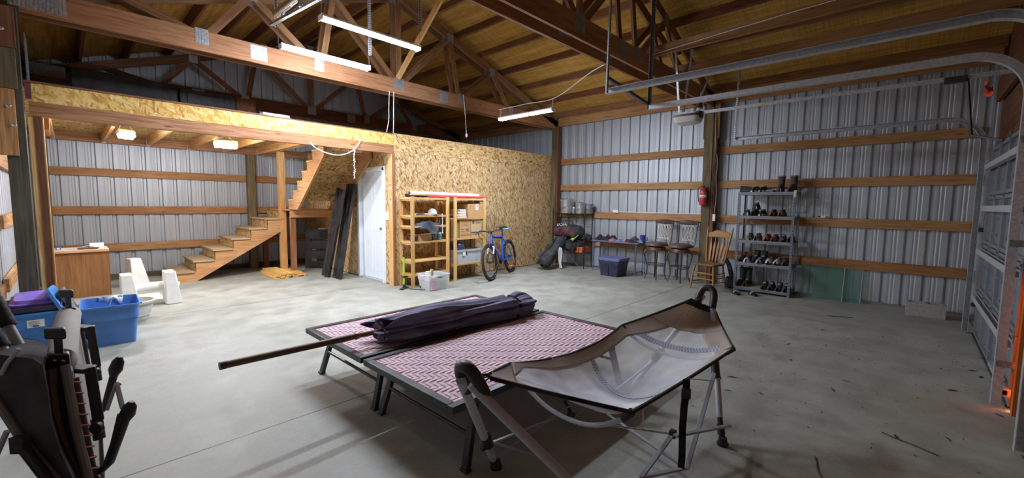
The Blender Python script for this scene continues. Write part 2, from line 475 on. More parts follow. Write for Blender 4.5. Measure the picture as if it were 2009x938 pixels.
# posts
def post(x0, x1, y0, y1, z1, label, m=WOOD_TREAT, z0=0):
    mb = MB(); mb.box(x0, x1, y0, y1, z0, z1); return single('post', mb, m, label, 'post', bevel=.004)
post(XR-.215, XR-.066, 2.80, 2.95, 3.335, 'treated square post on the right metal wall carrying the fire extinguisher')
post(XR-.21, XR-.066, 6.49, 6.63, 3.34, 'treated corner post where the strand board wall meets the metal wall')
post(2.75, 2.9, YB-.2, YB-.064, 3.4, 'treated post on the back metal wall behind the lower stairs')
post(-.32, -.17, YB-.2, YB-.064, 3.4, 'treated corner post behind the desk cabinet under the loft')
pt = post(-.37, -.235, 6.42, 6.58, 3.34, 'dark weathered treated post at the left end of the loft', WOOD_TREAT2)
# boards and bolted blocks around the left post
def block(b, m, label, bolts=()):
    mb = MB(); mb.box(*b); o = single('bearing_block', mb, m, label, 'block', bevel=.003)
    for (x, z) in bolts:
        k = MB(); k.lathe([(.0,0),(.019,0),(.019,.003),(.013,.006),(.012,.012),(.004,.015),(0,.015)], TR(x, b[2], z) @ RX(90), 12, cap=False)
        build('carriage_bolt', k, STEEL, o)
block((-.5, -.288, 6.375, 6.415, 1.91, 2.545), WOOD_GIRT, 'fir bearing block with two bright bolts on the left post', ((-.33, 2.38), (-.305, 2.2)))
block((-.5, -.262, 6.375, 6.415, 2.55, 2.93), WOOD_TREAT, 'grey treated block between the fir blocks on the left post')
block((-.5, -.25, 6.375, 6.415, 2.935, 3.32), WOOD_RED, 'red fir bearing block at the top of the left post', ((-.335, 3.1),))
# studs and one painted lit edge at the loft opening on the left, and the dark boards beside the right post
for b, m in (((-.225, -.175, 6.67, 6.71, 0, 2.345), WOOD_PALE), ((-.175, -.128, 6.66, 6.80, 0, 2.345), WOOD_RED), ((-.128, -.118, 6.66, 6.80, 0, 2.345), WOOD_PALE)):  # thin pale board paints the stud edge as lit by the loft lights
    mb = MB(); mb.box(*b); struct('trim_1', mb, m)
for b, m in (((XR-.20, XR-.07, 2.735, 2.795, 0, 3.4), WOOD_RED), ((XR-.21, XR-.17, 2.70, 2.735, 2.75, 3.4), WOOD_GIRT), ((XR-.23, XR-.216, 2.955, 2.975, 2.75, 3.4), WOOD_RED)):
    mb = MB(); mb.box(*b); struct('trim_2', mb, m)
mb = MB(); mb.box(XR-.2, XR-.07, 6.44, 6.485, 0, 3.4); struct('trim_3', mb, WOOD_RED)

# ------------------------------------------------------------------ trusses
def chord_z(x): return 5.02 - .345*abs(x-XC)
BJ = [1.27, 2.70, 4.05, 5.42, 6.83]; TJ = [1.84, 2.94, 4.05, 5.16, 6.26]
def truss(y, label, zb=3.34, hb=.25, group=None, x0=XL+.08, x1=XR-.08, side=-1, mt=WOOD_TRUSS):
    t = thing('roof_truss', label, 'truss', ((x0+x1)/2, y, zb), group=group); th = .038
    b = MB(); b.box(x0+.2, x1-.02, y-th/2, y+th/2, zb, zb+hb); build('bottom_chord', b, WOOD_BEAM if mt is WOOD_TRUSS else mt, t)
    for s, xe in ((-1, x0), (1, x1)):
        b = MB(); b.bar((XC, y, chord_z(XC)-.02), (xe, y, chord_z(xe)-.02), th, .14); build('top_chord', b, mt, t)
    pairs = [(0,0),(0,1),(1,1),(2,1),(2,2),(2,3),(3,3),(3,4),(4,4),(1,0)]
    pairs = [(BJ[0],TJ[0]), (BJ[1],TJ[0]), (BJ[1],TJ[1]), (BJ[2],TJ[1]), (BJ[2],TJ[2]), (BJ[2],TJ[3]), (BJ[3],TJ[3]), (BJ[3],TJ[4]), (BJ[4],TJ[4]),
             (BJ[0], .55), (BJ[4], 7.55)]
    zt = zb+hb-.06
    for xb, xt in pairs:
        b = MB(); b.bar((xb+(.05 if xt > xb else -.05 if xt < xb else 0), y, zt), (xt, y, chord_z(xt)-.05), th*.94, .089, up=(0,1,0)) ; 
        b = MB(); p, q = V((xb+(.05 if xt > xb else -.05 if xt < xb else 0), y, zt)), V((xt, y, chord_z(xt)-.05))
        b.bar(p, q, .089, th*.9, up=(0,1,0)); build('web', b, mt, t)
    for f in (-1, 1):
        yy = y + f*(th/2+.0015)
        for xb in BJ:
            b = MB(); w = .095 if xb == BJ[2] else .07
            b.box(xb-w, xb+w, yy-.0015, yy+.0015, zb+hb-.17, zb+hb+.02); plate_teeth(b, xb, yy, f, w, zb+hb-.17, zb+hb+.02); build('gusset_plate', b, PLATE, t)
        for xt in TJ:
            b = MB(); b.box(xt-.07, xt+.07, yy-.0015, yy+.0015, chord_z(xt)-.12, chord_z(xt)+.03); build('gusset_plate', b, PLATE, t)
        for xs in (x0+.33, 5.0, 1.9):
            b = MB(); hw = .2 if xs < 0 else .1
            b.box(xs-hw, xs+hw, yy-.0015, yy+.0015, zb+.04, zb+hb-.02)
            plate_teeth(b, xs, yy, f, hw, zb+.04, zb+hb-.02); build('gusset_plate', b, PLATE, t)
    return t
def plate_teeth(b, x, y, f, w, z0, z1):
    n = int(2*w/.028)
    for i in range(n):
        xx = x-w+.028*(i+.5)
        b.box(xx-.004, xx+.004, y+f*.0005, y+f*.004, z0+.006, z1-.006)
truss(2.84, 'nearer truss of the pair over the fire extinguisher post', group=None)
truss(3.06, 'farther truss of the pair over the fire extinguisher post')
truss(6.56, 'truss in front of the loft, nearer of its pair, behind the two long lights', zb=3.345)
truss(6.74, 'truss behind the nearer loft truss, farther of that pair', zb=3.345)
truss(10.3, 'dark end truss against the back gable over the loft', zb=3.42, mt=WOOD_RED)
for (p, q, m, lab) in (((4.0, 6.5, 3.6), (4.2, 5.45, 4.75), WOOD_PALE, 'pale diagonal brace rising from the middle of the loft truss'),
                    ((5.85, YF, 3.68), (5.85, 3.2, 3.66), WOOD_GIRT, 'long fir beam with a white wire over the garage opener'),
                    ((6.9, YF, 3.68), (6.9, 3.2, 3.66), WOOD_GIRT, 'long fir beam beside the wired beam over the garage door')):
    mb = MB(); mb.bar(p, q, .04, .09 if p[1] > 6 else .14); single('timber_brace' if p[1] > 6 else 'ceiling_beam', mb, m, lab, 'timber')

# ------------------------------------------------------------------ strand board partition
YP, XP, ZP = 6.65, 3.995, 2.675
mb = MB()
def wallpanel(mb, x0, x1, z0, z1, y, t=.11):
    mb.box(x0, x1, y, y+t, z0, z1)
mb = MB(); vs = [(XP, YP, .02), (XR-.075, YP, .02), (XR-.075, YP, 2.36), (XP, YP, 2.36)]
def slab_uv(mb, a, b, c, d, nrm, t):
    P = [V(p) for p in (a, b, c, d)]; n = V(nrm)*t; Q = [p-n for p in P]
    L = (P[1]-P[0]).length; H = (P[3]-P[0]).length; o = random.uniform(0, 20)
    u = [(o, 0), (o+L, 0), (o+L, H), (o, H)]
    mb.add(P+Q, [[0,1,2,3],[7,6,5,4],[0,4,5,1],[1,5,6,2],[2,6,7,3],[3,7,4,0]], [u, u[::-1]]+[[(o,0),(o+t,0),(o+t,t),(o,t)]]*4)
x = XP; k = 0
while x < XR-.08:
    x1 = min(x+1.22, XR-.077)
    slab_uv(mb, (x+.0015, YP, .02), (x1-.0015, YP, .02), (x1-.0015, YP, 2.385), (x+.0015, YP, 2.385), (0,-1,0), .012); x = x1
x = XP
mb.m = 1
while x < XR-.08:
    x1 = min(x+2.44, XR-.077)
    slab_uv(mb, (x+.0015, YP, 2.388), (x1-.0015, YP, 2.388), (x1-.0015, YP, ZP), (x+.0015, YP, ZP), (0,-1,0), .012); x = x1
mb.m = 2; mb.box(XP, XR-.077, YP+.012, YP+.1, .0, .04); mb.box(XP, XR-.077, YP-.002, YP+.1, ZP, ZP+.02)
struct('wall_partition', mb, [OSB_WALL, OSB_STRIP, WOOD_PALE])
# side of the partition with the entry door
DY0, DY1, DZ = 6.98, 7.98, 2.12
mb = MB()
for y0, y1, z0, z1 in ((YP+.012, DY0, .02, ZP), (DY1, 9.1, .02, ZP), (9.1, YB-.02, .02, ZP), (DY0, DY1, DZ, ZP)):
    slab_uv(mb, (XP, y1, z0), (XP, y0, z0), (XP, y0, z1), (XP, y1, z1), (-1,0,0), .012)
mb.m = 1
for y in (DY1+.05, 8.6, 9.1, 9.7): mb.box(XP+.012, XP+.1, y-.02, y+.02, 0, ZP)
struct('wall_partition_side', mb, [OSB_WALL, WOOD_PALE])
mb = MB(); mb.box(XP-.034, XP-.001, YP+.012, YP+.15, 0, 2.345); struct('trim_4', mb, WOOD_PALE)
mb = MB(); mb.box(XP-.034, XP-.001, YP-.03, YP+.010, 0, 2.345); struct('trim_5', mb, WOOD_BEAM)
mb = MB(); mb.box(XP+.1, XR-.08, YP+.11, YB-.1, 2.63, 2.655); struct('ceiling_room', mb, OSB_DECK)
# entry door
mb = MB()
mb.box(XP-.03, XP+.1, DY0, DY0+.055, 0, DZ); mb.box(XP-.03, XP+.1, DY1-.055, DY1, 0, DZ); mb.box(XP-.03, XP+.1, DY0, DY1, DZ-.055, DZ)
mb.box(XP-.02, XP-.0, DY0-.028, DY0, 0, DZ+.028); mb.box(XP-.02, XP-.0, DY1, DY1+.03, 0, DZ+.028); mb.box(XP-.02, XP, DY0, DY1, DZ, DZ+.028)
d = struct('door_1', mb, PAINT_WHITE, bevel=.004)
k = MB(); k.box(XP+.045, XP+.085, DY0+.058, DY1-.058, .035, DZ-.058)
for z0, z1 in ((.2, .75), (.95, 1.85)):
    for y0, y1 in ((DY0+.16, (DY0+DY1)/2-.06), ((DY0+DY1)/2+.06, DY1-.16)):
        k.tube([(XP+.045, y0, z0), (XP+.045, y1, z0), (XP+.045, y1, z1), (XP+.045, y0, z1)], .006, 4, True)
build('door_leaf', k, DOOR_WHITE, d)
k = MB(); k.box(XP-.02, XP+.05, DY0+.056, DY1-.056, 0, .03); build('threshold', k, GALV, d)
k = MB(); k.lathe([(.03,0),(.03,.008),(.012,.012),(.012,.04),(.026,.05),(.026,.07),(0,.075)], TR(XP+.045, DY0+.13, 1.0) @ RY(-90), 14); build('door_knob', k, STEEL, d)
# switch and small signs on the side wall
mb = MB(); mb.box(XP-.012, XP-.001, 6.835, 6.935, 1.17, 1.31); s = single('light_switch', mb, WHITE_PLASTIC, 'white light switch plate beside the white entry door', 'switch', bevel=.003)
k = MB(); k.box(XP-.018, XP-.011, 6.85, 6.87, 1.22, 1.26); k.box(XP-.018, XP-.011, 6.90, 6.92, 1.22, 1.26); build('toggle', k, WHITE_PLASTIC, s)

# ------------------------------------------------------------------ loft
lf = thing('storage_loft', 'timber storage loft over the stairs with a strand board front', 'loft', (1.8, YP, 2.345))
mb = MB(); mb.box(-.21, XP-.005, YP+.005, YP+.045, 2.345, 2.488); mb.box(-.21, XP-.005, YP+.05, YP+.09, 2.345, 2.488); build('front_beam', mb, WOOD_BEAM, lf)
mb = MB()
for x0, x1 in ((-.185, 1.55), (1.553, XP-.004)): slab_uv(mb, (x0, YP, 2.49), (x1, YP, 2.49), (x1, YP, 2.675), (x0, YP, 2.675), (0,-1,0), .014)
build('rim_board', mb, OSB_RIM, lf)
mb = MB(); mb.box(-.23, -.186, YP-.003, YP+.02, 2.512, 2.665); build('end_block', mb, plain('maroon_paint', '6a2a30', .6), lf)
mb = MB(); mb.box(-.235, 2.02, YP-.006, YP+.1, 2.676, 2.698); mb.box(2.02, XP-.004, YP-.004, YP+.1, 2.676, 2.69); build('top_cap', mb, WOOD_RED, lf)
k = 0
for x in [-.1+.61*i for i in range(7)]:
    y1 = YB-.24 if x < 3.0 else 7.35
    mb = MB(); mb.box(x-.02, x+.02, YP+.09, y1, 2.5, 2.645); build('joist', mb, WOOD_PALE, lf)
    if x < 3.0:
        b = MB(); b.box(x-.026, x-.021, y1-.05, y1, 2.495, 2.6); b.box(x+.021, x+.026, y1-.05, y1, 2.495, 2.6); b.box(x-.026, x+.026, y1-.05, y1, 2.49, 2.495); build('joist_hanger', b, GALV, lf)
mb = MB(); mb.box(-.4, XP-.004, YB-.24, YB-.204, 2.49, 2.645); build('ledger', mb, WOOD_BEAM, lf)
mb = MB(); mb.box(3.02, 3.06, 7.35, YB-.24, 2.5, 2.645); mb.box(3.06, XP-.004, 7.33, 7.37, 2.5, 2.645); build('stairwell_trimmer', mb, WOOD_STAIR, lf)
mb = MB(); mb.box(-.42, 3.06, YP+.1, YB-.21, 2.646, 2.664); mb.box(3.06, XP-.004, YP+.1, 7.37, 2.646, 2.664); build('deck', mb, OSB_DECK, lf)
mb = MB(); mb.bar((-.1, 6.85, 2.2), (-.1, 7.12, 2.47), .04, .09); build('knee_brace', mb, WOOD_PALE, lf)

# ------------------------------------------------------------------ stairs
st = thing('staircase', 'fir staircase with strand board risers turning at a landing up to the loft', 'stairs', (2.2, 9.5, 0))
SY0, SY1 = 9.52, 10.54; X0 = 1.24; RUN, RISE = .305, .19
def stringer(poly, M, t, name='stringer'):
    b = MB(); b.prism(poly, M, t); build(name, b, WOOD_STAIR, st)
pl = [(X0+.05, 0)]
for i in range(6):
    xx = X0+.03+RUN*i; pl += [(xx, RISE*(i+1)-.03), (xx+RUN, RISE*(i+1)-.03)]
pl += [(X0+.03+RUN*6, RISE*7-.04), (X0+.03+RUN*6, RISE*7-.44), (X0+.35, 0)]
for y in (SY0, (SY0+SY1)/2, SY1-.04): stringer(pl, frame((0, y+.04, 0), (1,0,0), (0,0,1), (0,-1,0)), .04)
for i in range(6):
    xx = X0+RUN*i; z = RISE*(i+1)
    b = MB(); b.box(xx, xx+RUN+.02, SY0-.025, SY1, z-.03, z); b.box(xx+.15, xx+.153, SY0-.024, SY1, z-.001, z+.001); build('tread', b, WOOD_SHELF if 0 else OSB_STEP_T if 'OSB_STEP_T' in globals() else WOOD_STAIR, st, bevel=.003)
    b = MB(); slab_uv(b, (xx+.028, SY1, z-RISE+.001), (xx+.028, SY0+.0, z-RISE+.001), (xx+.028, SY0, z-.031), (xx+.028, SY1, z-.031), (-1,0,0), .012); build('riser', b, OSB_STEP, st)
LZ = RISE*7; LX = X0+RUN*6
b = MB(); slab_uv(b, (LX+.028, SY1, LZ-RISE), (LX+.028, SY0, LZ-RISE), (LX+.028, SY0, LZ-.03), (LX+.028, SY1, LZ-.03), (-1,0,0), .012); build('riser', b, OSB_STEP, st)
b = MB(); b.box(LX, XP-.005, 9.1, SY1, LZ-.03, LZ); build('landing_deck', b, WOOD_STAIR, st)
for y in (9.1, SY1-.05, 9.8): 
    b = MB(); b.box(LX+.03 if y > 9.2 else 3.1, XP-.006, y, y+.04, LZ-.17, LZ-.031); build('landing_beam', b, WOOD_STAIR if y < 9.2 else WOOD_RED, st)
for bx, m in (((3.12, 3.21, 9.13, 9.22, 0, LZ-.172), WOOD_BEAM), ((2.98, 3.08, SY1-.1, SY1-.02, 0, LZ-.172), WOOD_RED), ((3.045, 3.16, SY0-.01, SY0+.1, 0, 2.5), WOOD_PALE)):
    b = MB(); b.box(*bx); build('support_post', b, m, st)
# upper flight climbs towards the room
R2, N2, Y2 = .176, .25, 9.12
for x in (3.08, XP-.07):
    pl = [(Y2, LZ)]
    for i in range(6): pl += [(Y2-N2*i, LZ+R2*(i+1)), (Y2-N2*(i+1), LZ+R2*(i+1))]
    pl += [(Y2-N2*6, LZ+R2*7-.02), (Y2-N2*7+.02, LZ+R2*7-.03), (Y2-N2*7, LZ+R2*6-.1), (Y2-.46, LZ)]
    stringer(pl, frame((x, 0, 0), (0,1,0), (0,0,1), (1,0,0)), .04)
for i in range(6):
    z = LZ+R2*(i+1); y = Y2-N2*i
    b = MB(); b.box(3.075, XP-.028, y-N2-.012, y+.012, z, z+.024); build('tread', b, OSB_STEP, st)
    if i: 
        b = MB(); slab_uv(b, (3.12, y-.014, z-R2+.024), (XP-.07, y-.014, z-R2+.024), (XP-.07, y-.014, z), (3.12, y-.014, z), (0,-1,0), .012); build('riser', b, OSB_STEP, st)
# ================================================================== two woven tables
FRAME_DK = plain('dark_green_frame', '2f3633', .38, .35, .15)
def strap_mat(name, h, h2):
    t = NT(name); t.set(.55, 0, .35); c = hx(h)
    nz = t.noise(t.coord(), 9, 4); uvn = t.noise(t.coord('UV', (3, 6, 1)), 1, 2)
    k = t.ramp(nz.outputs[0], [(.3, mixc(c, hx(h2), .28)), (.65, c)])
    k = t.mix(.3, k, t.ramp(uvn.outputs[0], [(.35, (.75,.62,.66)), (.6, (1,1,1))]), 'MULTIPLY')
    su = t.n('ShaderNodeSeparateXYZ'); t.l(t.coord('UV'), su.inputs[0]); eg = t.math('GREATER_THAN', t.math('ABSOLUTE', t.math('SUBTRACT', su.outputs[1], .5)), .45)
    k = t.mix(t.math('MULTIPLY', eg, .62), k, hx('7d2c40'))
    t.col(k); tr = t.n('ShaderNodeBsdfTranslucent'); tr.inputs[0].default_value = hx('b05a72')
    mx = t.n('ShaderNodeMixShader'); mx.inputs[0].default_value = .2; t.l(t.b.outputs[0], mx.inputs[1]); t.l(tr.outputs[0], mx.inputs[2]); t.l(mx.outputs[0], t.out.inputs[0])
    return t.mat
STRAP = strap_mat('pink_strap', 'ffe4ec', 'd59ab0'); STRAP_RED = strap_mat('red_strap_edge', '9c3350', '6c1830')
def make_table(L, Wd, H=.42):
    t = proto('woven_table', '', 'table'); fw = .05
    b = MB(); b.box(0, L, 0, fw, H-.042, H); b.box(0, L, Wd-fw, Wd, H-.042, H); b.box(0, fw, fw, Wd-fw, H-.042, H); b.box(L-fw, L, fw, Wd-fw, H-.042, H)
    b.box(fw, L-fw, Wd/2-.02, Wd/2+.02, H-.045, H-.02); build('frame', b, FRAME_DK, t, bevel=.004)
    p = .031; nx, ny = int((L-2*fw)/p), int((Wd-2*fw)/p); px, py = (L-2*fw)/nx, (Wd-2*fw)/ny; zb = H-.012
    over = lambda i, j: ((i+j) % 6) < 3            # three over, three under
    A = MB(); B = MB(); hw = .49
    for j in range(ny):
        yc = fw+(j+.5)*py; st = []
        for i in range(nx+1):
            z = zb+(.003 if over(min(i, nx-1), j) else -.002); x = fw+i*px
            z0 = zb+(.003 if over(max(i-1,0), j) else -.002); st.append((x, (z+z0)/2))
        vs = []; fs = []
        for x, z in st: vs += [(x, yc-py*hw, z), (x, yc+py*hw, z)]
        for i in range(nx): fs.append([2*i, 2*i+2, 2*i+3, 2*i+1])
        A.add(vs, fs, [[(i*px+j, 0), (i*px+px+j, 0), (i*px+px+j, 1), (i*px+j, 1)] for i in range(nx)])
    for i in range(nx):
        xc = fw+(i+.5)*px; vs = []; fs = []
        for j in range(ny+1):
            z = zb+(-.002 if over(i, min(j, ny-1)) else .003); z0 = zb+(-.002 if over(i, max(j-1,0)) else .003)
            vs += [(xc-px*hw, fw+j*py, (z+z0)/2), (xc+px*hw, fw+j*py, (z+z0)/2)]
        for j in range(ny): fs.append([2*j, 2*j+1, 2*j+3, 2*j+2])
        B.add(vs, fs, [[(j*py+i, 0), (j*py+i, 1), (j*py+py+i, 1), (j*py+py+i, 0)] for j in range(ny)])
    A.v += []; o = len(A.v); A.add(B.v, B.f, B.uv); build('woven_top', A, STRAP, t, solid=.0012)
    b = MB(); 
    for x0, x1, y0, y1 in ((fw, L-fw, fw, fw+.006), (fw, L-fw, Wd-fw-.006, Wd-fw), (fw, fw+.006, fw, Wd-fw), (L-fw-.006, L-fw, fw, Wd-fw)): b.box(x0, x1, y0, y1, H-.03, H-.004)
    build('strap_edge', b, STRAP_RED, t)
    for sx, xt, xf in ((0, .22, .115), (1, L-.22, L-.115)):
        for y, yf in ((.07, -.02 if 0 else .03), (Wd-.07, Wd-.03)):
            b = MB(); b.bar((xt, y, H-.04), (xf, yf, .0), .05, .032, up=(1,0,0)); build('leg', b, FRAME_DK, t, bevel=.004)
            b = MB(); b.box(xf-.022, xf+.022, yf-.03, yf+.03, 0, .018); build('foot_cap', b, BLACK, t, bevel=.004)
        xm = xt+(xf-xt)*.55
        b = MB(); b.tube([(xm, .05, .19), (xm, Wd-.05, .19)], .0125, 8); build('stretcher', b, FRAME_DK, t)
    return t
tb = make_table(1.93, .98)
tb['label'] = 'woven pink low table under the hammock end, nearer of the two'
dup(tb, (1.345, 2.705, 0), 0, 'woven pink low table with the folded umbrella on it')
move(tb, (1.345, 1.69, 0))

# ------------------------------------------------------------------ folded umbrella on the far table
UMB = cloth('navy_canopy', '6c6884', .3, 4, 260, .75)
um = thing('patio_umbrella', 'folded navy patio umbrella with a brown wooden pole on the pink table', 'umbrella', (2.3, 2.95, .42))
ZU = .505
ua, ub, uc, ud = at(432, 718, 2, ZU+.02), at(742, 650, 2, ZU), at(965, 604, 2, ZU), at(1044, 592, 2, ZU)
axis = (ud-ub).normalized(); us = V((0,0,1)).cross(axis).normalized(); LU = (ud-ub).length
b = MB(); pd = (ub-ua).normalized(); b.tube([ua, lerp(ua, ub, .82)], .0225, 14); build('pole', b, WOOD_POLE, um)
b = MB(); b.tube([ua-pd*.004, ua+pd*.03], .0245, 14); build('pole_cap', b, BLACK, um)
b = MB(); b.tube([lerp(ua, ub, .82), lerp(ua, ub, .84)], .026, 14); build('ferrule', b, plain('brass', '9a7a45', .35, .8), um)
b = MB(); b.tube([lerp(ua, ub, .83), ub+axis*.1], .019, 12); build('upper_pole', b, wood('upper_pole_wood', '9a7449', '6d4b2c', knots=False), um)
b = MB(); b.lathe([(.02,-.012),(.042,-.012),(.045,0),(.042,.02),(.025,.024)], frame(ub+axis*.03, us, axis.cross(us), axis), 16); build('runner_hub', b, wood('hub_wood', '8a6a4c', '5a4230', knots=False), um)
def canopy(u, v):
    a = 2*PI*v; s = u
    r = .118*(1-.12*s) * (.78+.22*math.sin(min(1, s*6)*PI/2))
    if s > .80: r *= 1-.30*math.exp(-((s-.83)/.03)**2)
    if s > .9: r *= max(.25, 1-((s-.9)/.1)**2*.72)
    fold = .16*math.sin(9*a+2.2*s+1.5*math.sin(3*s)) + .22*math.sin(4*a-3*s) + .12*math.sin(15*a+5*s)
    f2 = mnoise.noise(V((s*3.2, math.cos(a)*1.6, math.sin(a)*1.6)))*.42
    r *= 1+fold*.8+f2
    c = math.cos(a)*r*1.28; z = math.sin(a)*r*.86
    end = -.05*math.sin(5*a)*max(0, 1-s*8) - .04*max(0, 1-s*8)*math.sin(2*a+1)
    zz = ZU+.006+z
    p = ub + axis*(s*LU+end) + us*c; return V((p.x, p.y, max(.424+.004*math.sin(20*s), zz)))
b = MB(); b.surf(canopy, 90, 72); build('canopy', b, UMB, um, solid=.003, angle=80)
def inner(u, v):
    a = 2*PI*v; r = (.03+.065*u)*(1+.18*math.sin(7*a)); p = ub + axis*(.06-.055*u) + us*math.cos(a)*r*1.2
    return V((p.x, p.y, max(.425, ZU+math.sin(a)*r*.85)))
b = MB(); b.surf(inner, 4, 42); build('canopy_hem', b, UMB, um, solid=.003, angle=80)
b = MB(); bc = ub+axis*LU*.83
b.tube([bc + us*math.cos(k*PI/10)*.125 + V((0,0,1))*(.0+math.sin(k*PI/10)*.094) + axis*.02*math.sin(k*.9) for k in range(0, 11)], .016, 6, flat=.25); build('tie_strap', b, cloth('strap_black', '17161b'), um)
b = MB(); b.lathe([(0,0),(.02,.0),(.022,.02),(.015,.05),(.019,.06),(.012,.075),(0,.078)], frame(ud-axis*.02, us, axis.cross(us), axis), 12); build('finial', b, BLACK, um)

# ------------------------------------------------------------------ folding hammock
TUBE = plain('grey_powder_tube', 'c6cbd2', .4, .0, .08); TUBE_D = plain('dark_tube', 'a3a8af', .4, .0, .08)
hm = thing('folding_hammock', 'portable taupe hammock with grey mesh bed on a folding steel stand', 'hammock', (2.12, 1.15, 0))
An, Af = V((1.01, 1.19, .85)), V((3.24, 1.06, .86))
legs = {'na': (An, V((1.6, 1.62, 0))), 'nb': (An, V((1.6, .65, 0))), 'fa': (Af, V((2.74, 1.50, 0))), 'fb': (Af, V((2.76, .77, 0)))}
for k, (p, q) in legs.items():
    d = (q-p).normalized(); off = V((0, .03 if q.y > 1.2 else -.03, -.03))
    b = MB(); b.tube([p+off, q-d*.16], .0195, 12); build('leg', b, TUBE, hm)
    b = MB(); b.tube([q-d*.2, q-d*.1], .0165, 10); b.tube([q-d*.12, q-d*.11, q-d*.06, q-d*.055], .023, 12); b.lathe([(.0,0),(.033,0),(.035,.012),(.026,.03),(.024,.05),(0,.05)], TR(q.x, q.y, 0), 14); build('foot', b, BLACK, hm)
    if k != 'nb':
        jf = .55 if k[0] == 'f' else .62
        j = lerp(p, q, jf); b = MB(); b.tube([j-d*.055, j+d*.055], .027, 12); b.bar(j+V((0,0,.02)), j+V((.0,-.03 if k == 'fb' else .03,-.06)), .03, .02); build('collar', b, BLACK, hm, bevel=.003)
for p, s in ((An, 1), (Af, -1)):
    b = MB(); pts = [p+V((.06*s,.055,-.1)), p+V((.02*s,.05,-.02)), p+V((0,.025,.025)), p+V((0,-.025,.025)), p+V((.02*s,-.05,-.02)), p+V((.06*s,-.055,-.1))]
    b.tube(spline(pts, 5), .025, 12); build('apex_cap', b, BLACK, hm)
    b = MB(); e = p+V((.005*s,.0,-.03)); b.ball(p+V((.012*s,.03,-.03)), .011, 8); b.ball(p+V((.045*s,-.055,-.085)), .011, 8); build('bolt', b, STEEL, hm)
BRASS = plain('carabiner_brass', 'a58a52', .3, .9)
# sling: straight-pulled side edges between the corners, each span with its own slack
eN = {0: at(962, 739, 1, 1.15), .30: at(1240, 806, 1, .78), .72: at(1440, 682, 1, .72), 1: at(1404, 610, 1, 1.03)}
eF = {0: at(966, 729, 1, 1.21), .05: at(1000, 712, 1, 1.40), .30: at(1082, 702, 1, 1.53), .72: at(1220, 637, 1, 1.5), 1: at(1352, 588, 1, 1.12)}
slackN = [.004, .02, .006]; slackF = [0, .004, .03, .004]
def bulge(E, sl, t):
    ks = sorted(E); t = max(-.1, min(1.1, t))
    for i in range(len(ks)-1):
        if t <= ks[i+1] or i == len(ks)-2:
            f = (t-ks[i])/(ks[i+1]-ks[i]); p = lerp(E[ks[i]], E[ks[i+1]], f); g = max(0, 4*f*(1-f))
            return p + V((0, (.03 if E is eN else -.03)*g*sl[i]*20, -sl[i]*g))
def sagd(t):
    t = max(0, min(1, t))
    if t < .3: return .125*(t/.3)**1.1
    if t < .72: return .125+.05*math.sin((t-.3)/.42*PI)-.015*(t-.3)/.42
    return .11*max(0, (1-t)/.28)**.9
def sling(t, w):
    a, c = bulge(eN, slackN, t), bulge(eF, slackF, t)
    p = lerp(a, c, (w+1)/2); s = sagd(t)*(1-abs(w)**2.2)
    wr = .006*mnoise.noise(V((t*14, w*5, 2)))+.004*math.sin(w*40)*max(0, t-.82)*6
    return p - V((0,0,s)) + V((0,0,wr*(1-w*w)))
TAUPE = cloth('taupe_fabric', 'cfc3b7', .14, 4, 300)
_t = TAUPE.node_tree; _b = _t.nodes['Principled BSDF']; _x = _t.nodes.new('ShaderNodeBsdfTranslucent'); _x.inputs[0].default_value = hx('cdbfae'); _m = _t.nodes.new('ShaderNodeMixShader'); _m.inputs[0].default_value = .35
_t.links.new(_b.outputs[0], _m.inputs[1]); _t.links.new(_x.outputs[0], _m.inputs[2]); _t.links.new(_m.outputs[0], _t.nodes['Material Output'].inputs[0])
def mesh_mat():
    t = NT('grey_mesh_fabric'); t.set(.85, 0, .2); t.col(hx('a9abb3'))
    nz = t.noise(t.coord(), 7, 3); t.col(t.ramp(nz.outputs[0], [(.3, hx('d0d3dc')), (.7, hx('eceef4'))]))
    at_ = t.n('ShaderNodeTexCoord'); sp = t.n('ShaderNodeSeparateXYZ'); t.l(at_.outputs['UV'], sp.inputs[0])
    fac = t.ramp(t.math('ADD', sp.outputs[0], t.math('MULTIPLY', nz.outputs[0], .02)), [(.44, (.93,.93,.93)), (.47, (.52,.52,.52))])
    tr = t.n('ShaderNodeBsdfTransparent'); mx = t.n('ShaderNodeMixShader'); t.l(fac, mx.inputs[0]); t.l(tr.outputs[0], mx.inputs[1]); t.l(t.b.outputs[0], mx.inputs[2]); t.l(mx.outputs[0], t.out.inputs[0])
    return t.mat
MESHM = mesh_mat()
def inset(t):  # half width of the mesh window
    if t < .04 or t > .9: return 0
    return .74 if .1 < t < .8 else (.74*min(1, (t-.04)/.06) if t < .5 else .74*min(1, (.9-t)/.1*1.0))
T0, T1 = .06, .84
def mw(t):
    return max(.02, .80*min(1, max(0, (t-T0)/.05)**.6, .52+max(0, (T1-t)/.15)*.48))
b = MB(); b.surf(lambda u, v: sling(T0+(T1-T0)*u, mw(T0+(T1-T0)*u)*(2*v-1)), 70, 24); build('mesh_bed', b, MESHM, hm)
b = MB()
for s in (-1, 1):
    def side(u, v, s=s):
        t = T0+(T1-T0)*u; w0 = mw(t); return sling(t, s*(w0+(1-w0)*v)) + V((0,0,.001))
    b.surf(side, 70, 6)
b.surf(lambda u, v: sling(T0*u, 2*v-1), 6, 12); b.surf(lambda u, v: sling(T1+(.975-T1)*u, 2*v-1), 10, 40)
build('fabric_border', b, TAUPE, hm, solid=.003)
b = MB()
for s in (-1, 1): b.tube([sling(k/80, s)-V((0,0,.006)) for k in range(0, 81)], .009, 6)
build('edge_binding', b, cloth('black_binding', '1a1817'), hm)
